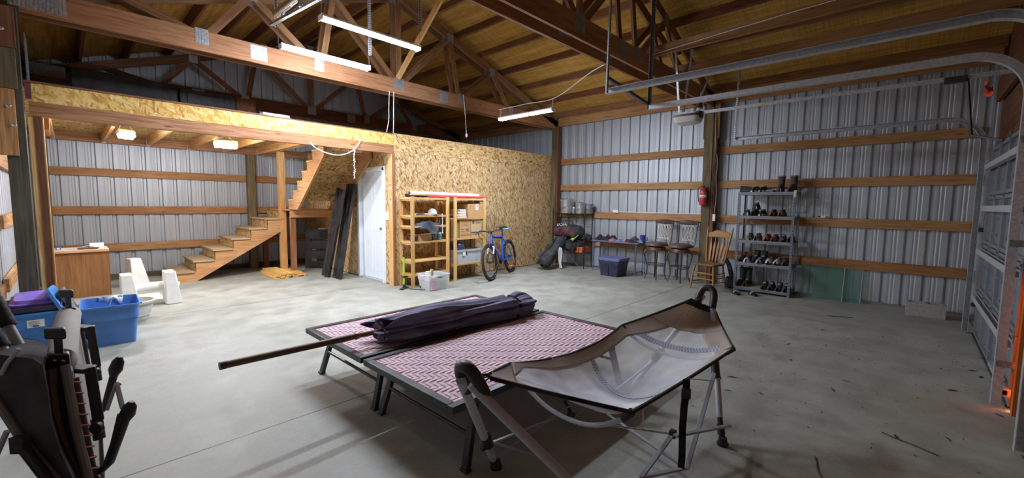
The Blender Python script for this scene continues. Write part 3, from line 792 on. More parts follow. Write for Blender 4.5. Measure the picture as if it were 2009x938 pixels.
b = MB(); b.surf(lambda u, v: sling(.975+.035*u, 2*v-1)+V((0,0,.002)), 3, 30); build('end_band', b, cloth('black_webbing', '141316'), hm, solid=.006)
b = MB(); b.surf(lambda u, v: sling(.0-.02*u, 2*v-1), 3, 8); build('end_band', b, bpy.data.materials['black_webbing'], hm, solid=.006)
# webbing strips stitched across the mesh
WEB = NT('checked_webbing'); WEB.set(.9)
ck = WEB.n('ShaderNodeTexChecker'); WEB.l(WEB.coord('UV', (2, 60, 1)), ck.inputs['Vector']); ck.inputs['Scale'].default_value = 1; ck.inputs[1].default_value = hx('8389a0'); ck.inputs[2].default_value = hx('b4b8c6'); WEB.col(ck.outputs[0])
def strip(t, dt, dz): 
    b = MB(); b.surf(lambda u, v: sling(t+dt*(u-.5)+.02*(2*v-1)**2*dz, .8*(2*v-1))+V((0,0,.003)), 3, 40); build('webbing_strip', b, WEB.mat, hm)
strip(.74, .026, 0); strip(.44, .02, 1.5)
# spreader bars bowed under the sling
for (na, nf, drop) in ((eN[.3], at(1010, 716, 1, 1.5), .15), (eN[.72], eF[.72], .13)):
    b = MB(); pts = []
    for k in range(17):
        v = k/16; p = lerp(na, nf, v); pts.append(p - V((0,0,.012+drop*(1-abs(2*v-1)**2.3))))
    b.tube(pts, .011, 8); build('spreader_bar', b, TUBE, hm)
    for p, q in ((pts[0], pts[1]), (pts[-1], pts[-2])):
        b = MB(); b.tube([p+V((0,0,.008)), lerp(p, q, .9)], .017, 8); build('spreader_sleeve', b, BLACK, hm)
for p, s in ((An, 1), (Af, -1)):
    for y in (.04, -.05):
        g = (sling(0, -y*20 if s > 0 else -y*18) if s > 0 else sling(1, max(-1, min(1, y*16))))
        q = p+V((.02*s, y, -.03)); b = MB(); c = lerp(q, g, .5); d = (g-q); l = d.length/2; d.normalize(); sd = V((0,0,1)).cross(d).normalized()
        b.tube([c+d*math.cos(k*PI/6)*l + sd*math.sin(k*PI/6)*.013 for k in range(12)], .0035, 6, True); build('carabiner', b, BRASS, hm)
# scissor braces under the bed
def flatbar(p, q, w=.026, h=.012, name='brace', m=TUBE_D):
    b = MB(); b.bar(p, q, w, h); build(name, b, m, hm, bevel=.002)
C = lerp(*legs['fb'], .55); foot_b = legs['fb'][1]
hub1 = at(1347, 920, 2, .06); hub2 = at(1320, 852, 2, .2)
flatbar(C, hub1); flatbar(at(1432, 835, 1, foot_b.y-.02), at(1325, 855, 1, foot_b.y+.07)); flatbar(hub1+V((.02,0,.0)), at(1235, 942, 2, .05)); flatbar(hub2, at(1258, 936, 2, .06))
b = MB(); b.tube([hub2, at(1187, 833, 2, .22)], .006, 6); build('brace_rod', b, STEEL, hm)
flatbar(hub1, at(1165, 795, 2, .12), .02, .012)
b = MB(); b.box(hub2.x-.018, hub2.x+.018, hub2.y-.018, hub2.y+.018, hub2.z-.02, hub2.z+.025); build('hub', b, BLACK, hm, bevel=.005)
J = lerp(*legs['na'], .62); fa = legs['na'][1]
flatbar(J, at(1058, 897, 2, .05), .016, .01); flatbar(fa+V((0,0,.06)), at(1125, 790, 2, .16), .016, .01); flatbar(J+V((0,0,-.02)), at(1090, 820, 2, .1), .016, .01); flatbar(at(1125, 818, 2, .08), at(1156, 794, 2, .12), .016, .01)
h2 = at(1121, 812, 2, .09); b = MB(); b.rbox(h2, (.07,.05,.03), (0,20,30)); b.tube([h2, h2+V((-.05,.02,.1))], .012, 8); build('hub', b, BLACK, hm, bevel=.005)
flatbar(lerp(*legs['fa'], .6), at(1165, 800, 2, .1), .018, .012); 
# hanging buckle strap and tags
b = MB(); pts = [at(1347, 745, 1, .72), at(1346, 770, 1, .72), at(1342, 800, 1, .72), at(1339, 840, 1, .73), at(1338, 895, 1, .74), at(1336, 918, 1, .75)]
for i in range(5): b.bar(pts[i], pts[i+1], .032, .005, up=(.96,.29,0))
build('hanging_strap', b, cloth('strap_webbing', '121214'), hm)
b = MB(); c = at(1346, 772, 1, .718); b.rbox(c, (.042, .016, .05), (0,0,-72)); build('buckle', b, BLACK, hm, bevel=.004)
b = MB(); b.bar(at(1352, 743, 1, .72), at(1402, 748, 1, .85), .012, .003); build('strap_loop', b, BLACK, hm)
b = MB(); c = at(1260, 806, 1, .78); b.surf(lambda u, v: c+V((.012*v+.012*u*math.sin(u*4), .0, -.085*u)), 6, 2); build('care_tag', b, WHITE_PLASTIC, hm, solid=.001)
# emblem near the far end: ring, peak and two lines of small print
LOGO = plain('white_print', 'f6f4f0', .7, var=.02); b = MB()
_t = LOGO.node_tree; _x = _t.nodes.new('ShaderNodeBsdfTranslucent'); _x.inputs[0].default_value = (1, 1, 1, 1); _m = _t.nodes.new('ShaderNodeMixShader'); _m.inputs[0].default_value = .5
_t.links.new(_t.nodes['Principled BSDF'].outputs[0], _m.inputs[1]); _t.links.new(_x.outputs[0], _m.inputs[2]); _t.links.new(_m.outputs[0], _t.nodes['Material Output'].inputs[0])
def on(t, w): return sling(t, w)+V((0,0,.006))
cw, ct = .28, .925
b.tube([on(ct+.016*math.cos(2*PI*k/20), cw+.11*math.sin(2*PI*k/20)) for k in range(20)], .0032, 5, True)
b.tube([on(ct-.01, cw+.08), on(ct+.004, cw+.01), on(ct-.012, cw-.07)], .0024, 5)
for k, tt in enumerate((ct+.006, ct-.006)):
    for i in range(9-k): b.tube([on(tt, cw-.17-.055*i), on(tt+(.003 if i % 2 else -.001), cw-.205-.055*i)], .0022 if k == 0 else .0016, 4)
build('printed_emblem', b, LOGO, hm)

# ------------------------------------------------------------------ folded recliners at the left edge
def pd(x, y, d): return EYE + (cF + cR*((x-1004.5)/FPX) - cU*((y-469)/FPX))*d
PADF = cloth('charcoal_pad', '4a4542', .25, 6, 240); PADG = cloth('grey_pad', 'a29c94', .15, 6, 240); PIPE = cloth('grey_piping', '8d867f', .12)
def recliner(label, left, right, dn, df, Wv, mats):
    t = thing('folding_recliner', label, 'chair', tuple(pd(left[-1][0], 1200, dn)-V((0,0,pd(left[-1][0], 1200, dn).z))))
    return t
Wv = pd(135, 605, 1.98)-pd(115, 692, 1.38); Wv.z = 0
r1 = thing('folding_recliner', 'folded grey padded recliner standing right of the darker folded one', 'chair', tuple(V((*pd(170, 900, 1.6).xy, 0))))
def slab(parent, name, L, R, d, m, wv=Wv, w0=0, w1=1, bev=.012):
    Lp = [pd(x, y, d) for x, y in L]; Rp = [pd(x, y, d) for x, y in R]; n = len(Lp); b = MB()
    ring = Lp + Rp[::-1]; N = len(ring)
    vs = [p+wv*w0 for p in ring] + [p+wv*w1 for p in ring]
    fs = [[i, (i+1)%N, N+(i+1)%N, N+i] for i in range(N)]
    for i in range(n-1):
        a, c = i, N-1-i; fs.append([a, c, c-1, a+1][::-1]); fs.append([N+a, N+c, N+c-1, N+a+1])
    b.add(vs, fs); return build(name, b, m, parent, bevel=bev, bseg=3)
L1 = [(98,724),(99,770),(107,830),(124,885),(150,940),(166,1000),(176,1090),(182,1200),(186,1290)]
M1 = [(124,716),(133,770),(143,830),(156,885),(170,940),(182,1000),(190,1090),(195,1200),(198,1290)]
R1 = [(140,730),(150,780),(160,835),(171,890),(184,940),(194,1000),(200,1090),(204,1200),(206,1290)]
slab(r1, 'back_pad', L1, M1, 1.38, PADF); slab(r1, 'seat_pad', M1, R1, 1.385, PADG)
for P in (L1, M1):
    b = MB(); b.tube([pd(x+4, y, 1.372) for x, y in P], .0125, 8); build('piping', b, PIPE, r1)
b = MB(); q = pd(118, 716, 1.42); b.tube(spline([q+Wv*.05, q+Wv*.06+V((0,0,.01)), q+Wv*.5+V((0,0,.012)), q+Wv*.94+V((0,0,.01)), q+Wv*.98], 5), [.03,.036]+[.045]*17+[.04,.03] if 0 else .042, 14); build('head_pillow', b, cloth('pale_pillow', 'c8c3b9', .12), r1)
for w in (0.02, .98):
    q = pd(116, 700, 1.38)+Wv*w; b = MB(); rt = cR
    b.obox(q+V((0,0,-.015)), rt*.034, Wv.normalized()*.022, V((0,0,.026))); b.obox(q+V((0,0,.04)), rt*.015, Wv.normalized()*.016, V((0,0,.04))); b.obox(q+V((0,0,.075))-rt*.008, rt*.036, Wv.normalized()*.018, V((0,0,.018))); build('head_bracket', b, BLACK, r1, bevel=.006)
    b = MB(); b.ball(q+V((0,0,-.012))-Wv.normalized()*.024+rt*.014, .006, 8); b.ball(q+V((0,0,-.012))-Wv.normalized()*.024-rt*.014, .006, 8); build('rivet', b, STEEL, r1)
for w in (0, 1):
    b = MB(); b.tube([pd(x, y, 1.40)+Wv*w for x, y in ((146,742),(155,790),(166,850),(176,900),(187,950),(200,1030),(207,1150),(208,1288))], .012, 10); build('side_rail', b, plain('bronze_rail', '4c423b', .4, .5) if w == 0 else bpy.data.materials['bronze_rail'], r1)
CORD = plain('orange_cord', 'b9603f', .6)
b = MB()
for k in range(10):
    y = 750+k*21; x = 146+(y-742)*.205; c = pd(x, y, 1.395)
    b.tube([c+cR*.015*math.cos(a)+V((0,0,1))*.004*math.sin(a)-cF*.013*math.sin(a) for a in [2*PI*i/8 for i in range(8)]], .0028, 5, True)
build('lacing_cord', b, CORD, r1)
# armrests: flat black arm with an upright
for w, dd in ((.12, 0), (.9, 0)):
    o = Wv*w
    b = MB(); b.bar(pd(136, 739, 1.40)+o, pd(178, 742, 1.40)+o, .05, .016); b.bar(pd(176, 738, 1.40)+o, pd(194, 848, 1.40)+o, .03, .022, up=tuple(Wv)); build('armrest', b, BLACK, r1, bevel=.004)
    b = MB(); b.tube([pd(190, 842, 1.40)+o, pd(196, 885, 1.40)+o], .017, 10); b.lathe([(.012,0),(.022,.0),(.022,.012),(.012,.014)], frame(pd(194, 862, 1.38)+o, cR, V((0,0,1)), -cF), 10); build('recline_knob', b, BLACK, r1)
# folded legs with feet standing out to the right
for (fx, fy), (kx, ky), (bx, by), d in (((232,712),(206,800),(190,812),1.62), ((255,800),(216,906),(196,925),1.42)):
    b = MB(); b.tube([pd(fx-8, fy+22, d), pd(kx, ky, d), pd(bx, by, d)], .0125, 10); build('leg_tube', b, plain('black_tube', '232427', .35, .4) if 'black_tube' not in bpy.data.materials else bpy.data.materials['black_tube'], r1)
    b = MB(); q0, q1 = pd(fx+3, fy-12, d), pd(fx-9, fy+24, d); b.tube([q0, lerp(q0, q1, .25), lerp(q0, q1, .7), q1], [.008, .019, .022, .014], 10); build('foot_cap', b, BLACK, r1)
b = MB(); b.tube([pd(234, 755, 1.5), pd(228, 752, 1.52), pd(210, 805, 1.5)], .006, 8); b.tube([pd(229, 752, 1.5), pd(241, 800, 1.46), pd(247, 806, 1.44)], .008, 8); build('link_bar', b, STEEL, r1)
b = MB(); b.tube([pd(236, 812, 1.43), pd(222, 870, 1.42), pd(205, 918, 1.41)], .008, 8); build('link_bar', b, BLACK_MET, r1)
# the darker one further left
r2 = thing('folding_recliner', 'dark charcoal folded recliner with bare grey tubes, leaning at the left edge', 'chair', tuple(V((*pd(60, 900, 1.35).xy, 0))))
L2 = [(-60,690),(-35,735),(0,788),(40,850),(80,898),(118,942),(150,1000),(170,1090),(178,1200),(180,1300)]
R2 = [(62,704),(84,716),(94,770),(102,830),(118,885),(146,946),(160,1004),(172,1094),(180,1204),(184,1300)]
slab(r2, 'folded_pad', L2, R2, 1.3, cloth('black_pad', '3b3735', .3, 6, 240), Wv*.95, .0, .3, .02)
b = MB(); b.tube([pd(x-2, y+6, 1.292) for x, y in L2[:8]], .011, 8); build('piping', b, PIPE, r2)
b = MB(); b.tube([pd(x, y, 1.29) for x, y in ((2,735),(14,712),(24,700),(37,684))], .006, 8); build('white_piping', b, cloth('white_piping', 'c9c9cc'), r2)
for (x0, y0), (x1, y1), d in (((-30,560),(44,690),1.42), ((-40,620),(30,722),1.36)):
    b = MB(); b.tube([pd(x0, y0, d), pd(x1, y1, d)], .0145, 12); build('frame_tube', b, TUBE, r2)
    b = MB(); xa, ya, xb, yb = x0+(x1-x0)*.1, y0+(y1-y0)*.1, x0+(x1-x0)*.62, y0+(y1-y0)*.62
    b.tube([lerp(pd(xa, ya, d), pd(xb, yb, d), k/12) for k in range(13)], [.024 if k % 2 else .0215 for k in range(13)], 12); build('foam_grip', b, RUBBER, r2)
b = MB(); b.tube([pd(40, 872, 1.27), pd(62, 900, 1.27), pd(100, 950, 1.27), pd(130, 1010, 1.28)], .014, 10); b.obox(pd(40, 872, 1.27), cR*.02, cF*.012, V((0,0,.025))); build('lower_rail', b, BLACK, r2)
b = MB(); b.tube([pd(14, 846, 1.5), pd(-12, 905, 1.5)], .009, 8); build('rear_tube', b, TUBE, r2)
# ================================================================== left: totes, lids, planter, desk, footing blocks
BLUE = plain('blue_polyethylene', '4c83cc', .4, var=.1); BLUE_L = plain('bright_blue_polyethylene', '3f8ad6', .4); NAVY = plain('navy_polyethylene', '23264a', .4); PURPLE = plain('purple_plastic', '8a6fd0', .35, var=.08)
def rrect(w, d, r, n=4):
    P = []
    for cx, cy, a0 in ((w/2-r, d/2-r, 0), (-w/2+r, d/2-r, 90), (-w/2+r, -d/2+r, 180), (w/2-r, -d/2+r, 270)):
        for k in range(n+1): a = rad(a0+90*k/n); P.append((cx+r*math.cos(a), cy+r*math.sin(a)))
    return P
def loft_rects(mb, rings, cap0=True, cap1=False):
    """rings: (width, depth, radius, z)"""
    vs = []; fs = []; n = 20
    for w, d, r, z in rings: vs += [(x, y, z) for x, y in rrect(w, d, r)]
    for i in range(len(rings)-1):
        for k in range(n): fs.append([i*n+k, i*n+(k+1)%n, (i+1)*n+(k+1)%n, (i+1)*n+k])
    if cap0: fs.append(list(range(n))[::-1])
    if cap1: fs.append([(len(rings)-1)*n+k for k in range(n)])
    mb.add(vs, fs); return mb
def tote(label, c, rz, w, d, h, mat, wb=.8, lid=None, name='storage_tote', lip=.018, cat='tote'):
    t = thing(name, label, cat, c, rad(rz)); M = TR(*c) @ RZ(rz)
    b = loft_rects(MB(), [(w*wb, d*wb, .03, 0), (w*(wb+.55*(1-wb)), d*(wb+.55*(1-wb)), .035, h*.62), (w*.955, d*.95, .04, h*.64), (w*.97, d*.97, .04, h*.93), (w, d, .045, h*.95), (w+lip, d+lip, .05, h*.955), (w+lip, d+lip, .05, h), (w-.006, d-.006, .045, h),
                           (w*wb-.01, d*wb-.01, .03, .006)])
    n = len(b.v); b.f.append(list(range(n-20, n))); b.uv.append([(0,0)]*20); b.mi.append(0)
    b.xform(M); o = build('tub', b, mat, t)
    b = MB()
    for s in (-1, 1):
        for k in (-.3, 0, .3): b.rbox((k*w*.8, s*d*(wb+.35*(1-wb))/2, h*.33), (.06, .012, h*.5))
    b.xform(M)
    build('stiffening_rib', b, mat, t) if 0 else None
    b = MB()
    for s in (-1, 1): b.rbox((s*(w/2+.012), 0, h*.92), (.03, d*.4, .02))
    b.xform(M); build('handle', b, mat, t, bevel=.004)
    if lid: 
        b = loft_rects(MB(), [(w+.03, d+.03, .05, h-.02), (w+.035, d+.035, .05, h+.012), (w-.03, d-.03, .045, h+.014), (w-.05, d-.05, .04, h+.004)], True, True); b.xform(M); build('lid', b, lid, t)
    return t, M
tr_, MR = tote('open mid blue tote with a plastic bag hung over its rim, by the planter', (.265, 6.1, 0), -2, .44, .58, .42, BLUE, .80)
b = MB(); b.surf(lambda u, v: MR @ V((-.02+.2*(v-.35)*(1-.4*abs(u-.5)) , .29-.002-(.0 if u < .5 else .0)-.012*abs(u-.5), .0)) + V((0, (-.03 if u < .45 else .03) if 0 else .018*math.sin(u*9+v*5), .43-.16*abs(u-.42)**1.1*2.2*(.6+.4*math.sin(v*7)))), 10, 8)
single('plastic_bag', b, plain('clear_film', 'dfe3e8', .25, var=.05), 'white translucent plastic bag over the back rim of the blue tote', 'bag', solid=.002)
tl_, ML = tote('blue tote with a white sticker, holding the navy tray and purple box', (-.285, 6.12, 0), 0, .37, .5, .43, BLUE_L, .72)
b = MB(); M = ML @ TR(.03, -.2445, .33) @ RX(89); b.prism([(-.055,-.035),(.055,-.035),(.055,.035),(-.055,.035)], M, .002); st_ = build('paper_label', b, WHITE_PLASTIC, tl_)
b = MB(); 
for k in range(4): b.prism([(-.045,.018-.012*k),(.03-.02*(k%2),.018-.012*k),(.03-.02*(k%2),.022-.012*k),(-.045,.022-.012*k)], M @ TR(0,0,.002), .0008)
b.prism([(-.02,-.03),(.02,-.03),(.02,-.02),(-.02,-.02)], M @ TR(0,0,.002), .0008); build('label_print', b, BLACK, st_)
nt, MN = tote('navy tray nested in the blue tote under the purple box', (-.285, 6.13, .37), 0, .4, .54, .12, NAVY, .85, name='plastic_tray', cat='tray')
pb = thing('purple_box', 'purple lidded plastic box lying in the navy tray', 'box', (-.27, 6.17, .42)); M = TR(-.27, 6.17, .42) @ RX(6)
b = loft_rects(MB(), [(.24,.34,.05,0), (.28,.38,.06,.09), (.285,.385,.06,.1)], True, True); b.xform(M); build('tub', b, PURPLE, pb)
b = loft_rects(MB(), [(.30,.40,.06,.085), (.30,.40,.06,.1), (.26,.36,.06,.105), (.24,.34,.06,.135), (.2,.3,.05,.14)], True, True); b.xform(M); build('lid', b, PURPLE, pb)
def lid_thing(label, M, w, d, mat):
    t = thing('tote_lid', label, 'lid', M=M); INV[t.name] = M.inverted()
    b = loft_rects(MB(), [(w,d,.05,-.014), (w+.008,d+.008,.05,.012), (w-.03,d-.03,.05,.014), (w-.06,d-.06,.045,.004)], True, True); b.xform(M); build('panel', b, mat, t)
    b = loft_rects(MB(), [(w*.6,d*.6,.04,.004), (w*.58,d*.58,.04,.010)], True, True); b.xform(M); build('raised_centre', b, mat, t); return t
def lean(px, pz, x, y, z, w, d):   # a panel from its lower to its upper edge midpoint
    lo, hi = V((x, y, z)), V(px); u = (hi-lo).normalized(); s = V((.0,1,0)); n = s.cross(u).normalized() if 0 else u.cross(s).normalized()
    return frame((lo+hi)/2, s, u, s.cross(u).normalized())
lid_thing('bright blue tote lid leaning between the two blue totes', lean((-.145, 6.12, .645), 0, .075, 6.02, .04, .5, .5), .46, .62, BLUE_L)
lid_thing('smoky clear lid leaning against the blue lid', lean((-.075, 6.2, .60), 0, .09, 6.14, .1, .5, .5), .42, .5, plain('smoky_lid', '6d7180', .3))
pt_ = thing('planter_pot', 'off-white plastic planter pot behind the open blue tote', 'pot', (.49, 6.95, 0))
b = MB(); b.lathe([(.12,0),(.15,.004),(.185,.09),(.2,.16),(.205,.2),(.212,.202),(.215,.215),(.235,.22),(.24,.245),(.225,.25),(.212,.244),(.2,.2),(.14,.012),(.0,.01)], TR(.49, 6.95, 0), 36, cap=False); build('bowl', b, plain('stone_white_plastic', 'cfcdc4', .6, var=.1, scale=14), pt_)
b = MB(); 
for z, r in ((.07,.18),(.2,.209),(.186,.2065)): b.tube([V((.49+r*math.cos(2*PI*k/36), 6.95+r*math.sin(2*PI*k/36), z)) for k in range(36)], .004, 6, True)
build('rim_bead', b, bpy.data.materials['stone_white_plastic'], pt_)
# desk cabinet
ds = thing('desk_cabinet', 'oak veneer cabinet with a white top under the loft', 'cabinet', (.1, 9.2, 0)); cy0, cy1, cx0, cx1, cz = 9.05, 9.6, -.165, .41, .725
b = MB(); b.box(cx0, cx1, cy0, cy1, 0, cz-.04); build('carcass', b, WOOD_OAK, ds, bevel=.003)
b = MB(); b.box(cx1+.001, cx1+.006, cy0, cy1, 0, cz-.04); build('edge_strip', b, wood('oak_edge', '8a5a2c', '6a431e', knots=False), ds)
b = MB(); b.box(cx0-.01, cx1+.012, cy0-.02, cy1+.01, cz-.036, cz); build('top_board', b, [plain('white_laminate', 'f1ede2', .4, var=.04)], ds, bevel=.003)
b = MB(); b.box(cx0-.01, cx1+.012, cy0-.026, cy0-.0205, cz-.036, cz-.001); build('front_edge', b, WOOD_STAIR, ds)
b = MB(); b.box(-.145, -.09, 9.2, 9.26, cz, cz+.045); o = single('small_box', b, plain('blue_card', '5b6da8'), 'small blue and white box at the left end of the white desk top', 'box', bevel=.003)
k = MB(); k.box(-.13, -.105, 9.198, 9.2, cz+.012, cz+.033); build('box_label', k, WHITE_PLASTIC, o)
b = loft_rects(MB(), [(.2,.14,.02,0), (.24,.18,.03,.016), (.232,.172,.03,.016), (.19,.13,.02,.003)], True, True); b.xform(TR(.2, 9.2, cz)); single('shallow_tray', b, plain('brown_tray', '6b4a3a', .4), 'brown shallow tray on the white desk top', 'tray')
b = MB(); b.box(.22, .385, 9.46, 9.485, cz, cz+.07); single('paper_packet', b, WHITE_PLASTIC, 'white paper packet standing on the back of the desk top', 'packet')
b = MB(); random.seed(5)
for k in range(6):
    a = random.uniform(0, 6); c = V((.2+random.uniform(-.05,.06), 9.2+random.uniform(-.04,.04), cz+.02+.006*k)); d = V((math.cos(a), math.sin(a), random.uniform(-.1,.2)))*.045; b.tube([c-d, c, c+d], .004, 6)
single('hardware_heap', b, STEEL, 'small heap of bright metal hardware in the brown tray', 'hardware', )['kind'] = 'stuff'
b = MB(); b.bar((-.02, 9.12, cz+.004), (.1, 9.16, cz+.004), .012, .006); single('knife', b, STEEL, 'thin flat steel blade lying on the desk top left of the tray', 'tool')
# white footing blocks
FOAM = plain('white_painted_concrete', 'f1f0ea', .7, var=.1, scale=9, bump=.5, bscale=40)
def wedge(mb, M, w0, d0, w1, d1, h, sh=0):
    vs = [M @ V(p) for p in ((-w0/2,-d0/2,0),(w0/2,-d0/2,0),(w0/2,d0/2,0),(-w0/2,d0/2,0),(-w1/2+sh,-d1/2,h),(w1/2+sh,-d1/2,h),(w1/2+sh,d1/2,h),(-w1/2+sh,d1/2,h))]
    return mb.add(vs, [[0,3,2,1],[4,5,6,7],[0,1,5,4],[1,2,6,5],[2,3,7,6],[3,0,4,7]])
fb = thing('bench_base', 'white concrete bench base of two tapered legs joined by a round bar', 'base', (.75, 7.78, 0))
for x in (.54, 1.0):
    b = MB(); wedge(b, TR(x, 7.78, 0), .19, .3, .125, .26, .47, -.028); build('tapered_leg', b, FOAM, fb, bevel=.012)
b = MB(); b.tube([(.56, 7.8, .26), (.96, 7.8, .26)], .062, 18); b.tube([(1.0, 7.8, .26), (1.09, 7.8, .26)], .03, 12); build('cross_bar', b, FOAM, fb)
b = MB(); wedge(b, TR(.78, 9.55, 0) @ RZ(20), .26, .24, .15, .16, .5, -.05); single('footing_block', b, FOAM, 'tall white tapered concrete block standing behind the bench base', 'block', bevel=.014)
b = MB(); b.box(.62, .93, 7.95, 8.5, 0, .045); single('concrete_slab', b, FOAM, 'flat white slab on the floor under the white round bar', 'slab', bevel=.008)

# ------------------------------------------------------------------ lath bundle, black planks, slat panel
random.seed(9); k = 0
for col in range(3):
    for row in range(5):
        z = .022*row; x = 2.70+.09*col+random.uniform(-.006,.006)+.012*row; y0 = 8.72+random.uniform(-.02,.02)
        b = MB(); b.box(x-.042, x+.042, y0, y0+.92+random.uniform(-.03,.03), z, z+.0205)
        lab = 'pine lath in the neat pile of boards by the stair post' if row < 4 else ('pine lath on top of the neat pile, ' + ('left edge', 'middle one', 'edge nearest the loose heap')[col])
        single('pine_lath', b, WOOD_LATH, lab, 'lath', 'neat pile of pine laths' if row < 4 else None, bevel=.0015)
for k in range(14):
    row = k//5; x = 3.0+.052*(k%5)+random.uniform(-.008,.008)+.02*row; z = .026*row; y0 = 8.78+random.uniform(-.05,.07)
    b = MB(); b.box(x-.024, x+.024, y0, y0+.86+random.uniform(-.06,.06), z, z+.024); 
    M = TR(x, y0+.4, 0) @ RZ(random.uniform(-1.2,1.2)) @ TR(-x, -y0-.4, 0); b.xform(M)
    single('pine_lath', b, WOOD_LATH, 'short pine lath in the loose heap beside the neat pile', 'lath', 'loose heap of pine laths', bevel=.0015)
VINYL = plain('black_vinyl', '151315', .3, var=.1)
def plank(label, lo, hi, w, s):
    lo, hi = V(lo), V(hi); u = (hi-lo).normalized(); s = V(s); s = (s-u*s.dot(u)).normalized(); n = u.cross(s).normalized()
    if n.x > 0: s = -s; n = -n
    L = (hi-lo).length
    prof = [(-w/2,0),(-w/2,.05),(-w/2+.03,.05),(-w/2+.045,.03),(-w/2+.09,.03),(-.03,.036),(-.02,.05),(.02,.05),(.03,.036),(w/2-.09,.03),(w/2-.045,.03),(w/2-.03,.05),(w/2,.05),(w/2,0)]
    b = MB(); b.prism(prof, frame(lo, s, n, u), L) if s.cross(n).dot(u) > 0 else b.prism(prof, frame(lo, -s, n, u), L)
    return single('vinyl_plank', b, VINYL, label, 'plank', bevel=.002)
plank('tall black grooved plank leaning on the stairs, left of the pair', (3.5, 8.38, 0), (3.69, 8.02, 1.74), .25, (.1, -1, 0))
plank('tall black grooved plank leaning right beside the white door', (3.57, 8.02, 0), (3.905, 8.04, 1.84), .29, (.05, -1, 0))
sp_ = thing('slatted_panel', 'black slatted panel leaning behind the tall black planks', 'panel', (3.85, 9.6, 0))
o0 = V((3.62, 9.78, 0)); sx_ = V((.73, -.68, 0)); nx_ = V((-.68, -.73, 0)); lean_u = (V((.05, .055, .87))).normalized()
def pbox(x0, x1, z0, z1, t0, t1, name):
    b = MB(); c = o0 + sx_*((x0+x1)/2) + lean_u*((z0+z1)/2) + nx_*((t0+t1)/2); b.obox(c, sx_*(x1-x0)/2, nx_*(t1-t0)/2, lean_u*(z1-z0)/2); return build(name, b, VINYL, sp_, bevel=.003)
pbox(0, .12, 0, .86, 0, .04, 'stile'); pbox(.56, .68, 0, .86, 0, .04, 'stile')
for z0, z1 in ((.66,.84),(.44,.62),(.22,.40),(.04,.16)): pbox(.05, .66, z0, z1, .01, .05, 'slat')
pbox(-.02, .7, .84, .875, -.01, .06, 'top_rail')
b = MB(); c = o0+sx_*.38+lean_u*.883; b.obox(c, sx_*.1, nx_*.03, lean_u*.006); single('folded_paper', b, WHITE_PLASTIC, 'folded white paper on top of the black slatted panel', 'paper')

# ------------------------------------------------------------------ pine shelving with its contents
FY, BYk = 6.25, 6.63
def shelving(label, x0, x1, levels, ztop):
    t = thing('shelf_unit', label, 'shelf', ((x0+x1)/2, FY, 0)); pw = .07
    for x in (x0, x1-pw):
        for y in (FY, BYk-.022):
            b = MB(); b.box(x, x+pw, y, y+.02, 0, ztop); build('post', b, WOOD_SHELF, t, bevel=.002)
        for z in levels:
            b = MB(); b.box(x+.01, x+.05, FY+.02, BYk-.022, z-.055, z-.028); build('cross_rail', b, WOOD_SHELF, t)
    for z in levels:
        b = MB(); b.box(x0-.0 if z > 1.5 else x0, x1, FY+.0202, BYk-.0225, z-.028, z); build('shelf_board', b, WOOD_SHELF, t)
        b = MB(); b.box(x0+pw+.001, x1-pw-.001, FY+.002, FY+.02, z-.032, z-.001); build('front_rail', b, WOOD_SHELF, t)
    b = MB(); b.box(x0-.06, x0, FY+.0, FY+.02, 0, ztop) ; return t
shelving('left pine shelf unit with five shelves against the strand board', 4.07, 4.9, [1.58, 1.27, 1.085, .81, .48, .23], 1.6)
shelving('right pine shelf unit holding cardboard boxes beside the bicycle', 5.01, 5.83, [1.58, 1.21, .825, .325], 1.6)
# rolls on the top
def roll(label, p, q, r, m, endm, name='fabric_roll'):
    t = thing(name, label, 'roll', tuple(V(p)-V((0,0,r)))); b = MB(); p, q = V(p), V(q); n = 14
    b.tube([lerp(p, q, k/n)+V((0,.004*math.sin(k*1.7),0)) for k in range(n+1)], [r*(1+.05*math.sin(k*2.3)) for k in range(n+1)], 14); build('roll', b, m, t)
    d = (q-p).normalized()
    for e, s in ((p, -1), (q, 1)):
        b = MB(); b.tube([e+d*s*.001, e+d*s*.012], r*.72, 12); b.tube([e+d*s*.008, e+d*s*.02], r*.4, 10); build('roll_end', b, endm, t)
    return t
roll('long white roll with a dark red end, top of the pine shelves', (4.12, 6.36, 1.66), (5.7, 6.36, 1.64), .038, WHITE_PLASTIC, plain('dark_red_cloth', '6a2436'))
roll('long red roll lying on top of the pine shelves', (4.45, 6.29, 1.605), (5.86, 6.29, 1.61), .022, cloth('red_cloth', 'd84a45', .15), plain('red_end', '9c2b2b'))
roll('thin navy roll behind the white roll on the pine shelves', (4.1, 6.45, 1.62), (5.6, 6.45, 1.62), .03, cloth('navy_roll', '2a2c48'), BLACK)
cp = thing('baseball_cap', 'pale grey cap on the second shelf of the left pine unit', 'cap', (4.6, 6.36, 1.27))
b = MB(); b.lathe([(.082,0),(.085,.03),(.075,.07),(.05,.1),(.02,.115),(0,.117)], TR(4.6, 6.37, 1.27), 18, cap=False); build('crown', b, cloth('cap_grey', 'c3c8d2', .12), cp, solid=.003)
b = MB(); b.surf(lambda u, v: V((4.6+(.075+.0*u)*math.sin((v-.5)*2.2), 6.37-.06-.07*u*math.cos((v-.5)*2.6)-.02*math.cos((v-.5)*2.2), 1.275+.012*u*math.cos((v-.5)*3))), 4, 10); build('visor', b, bpy.data.materials['cap_grey'], cp, solid=.003)
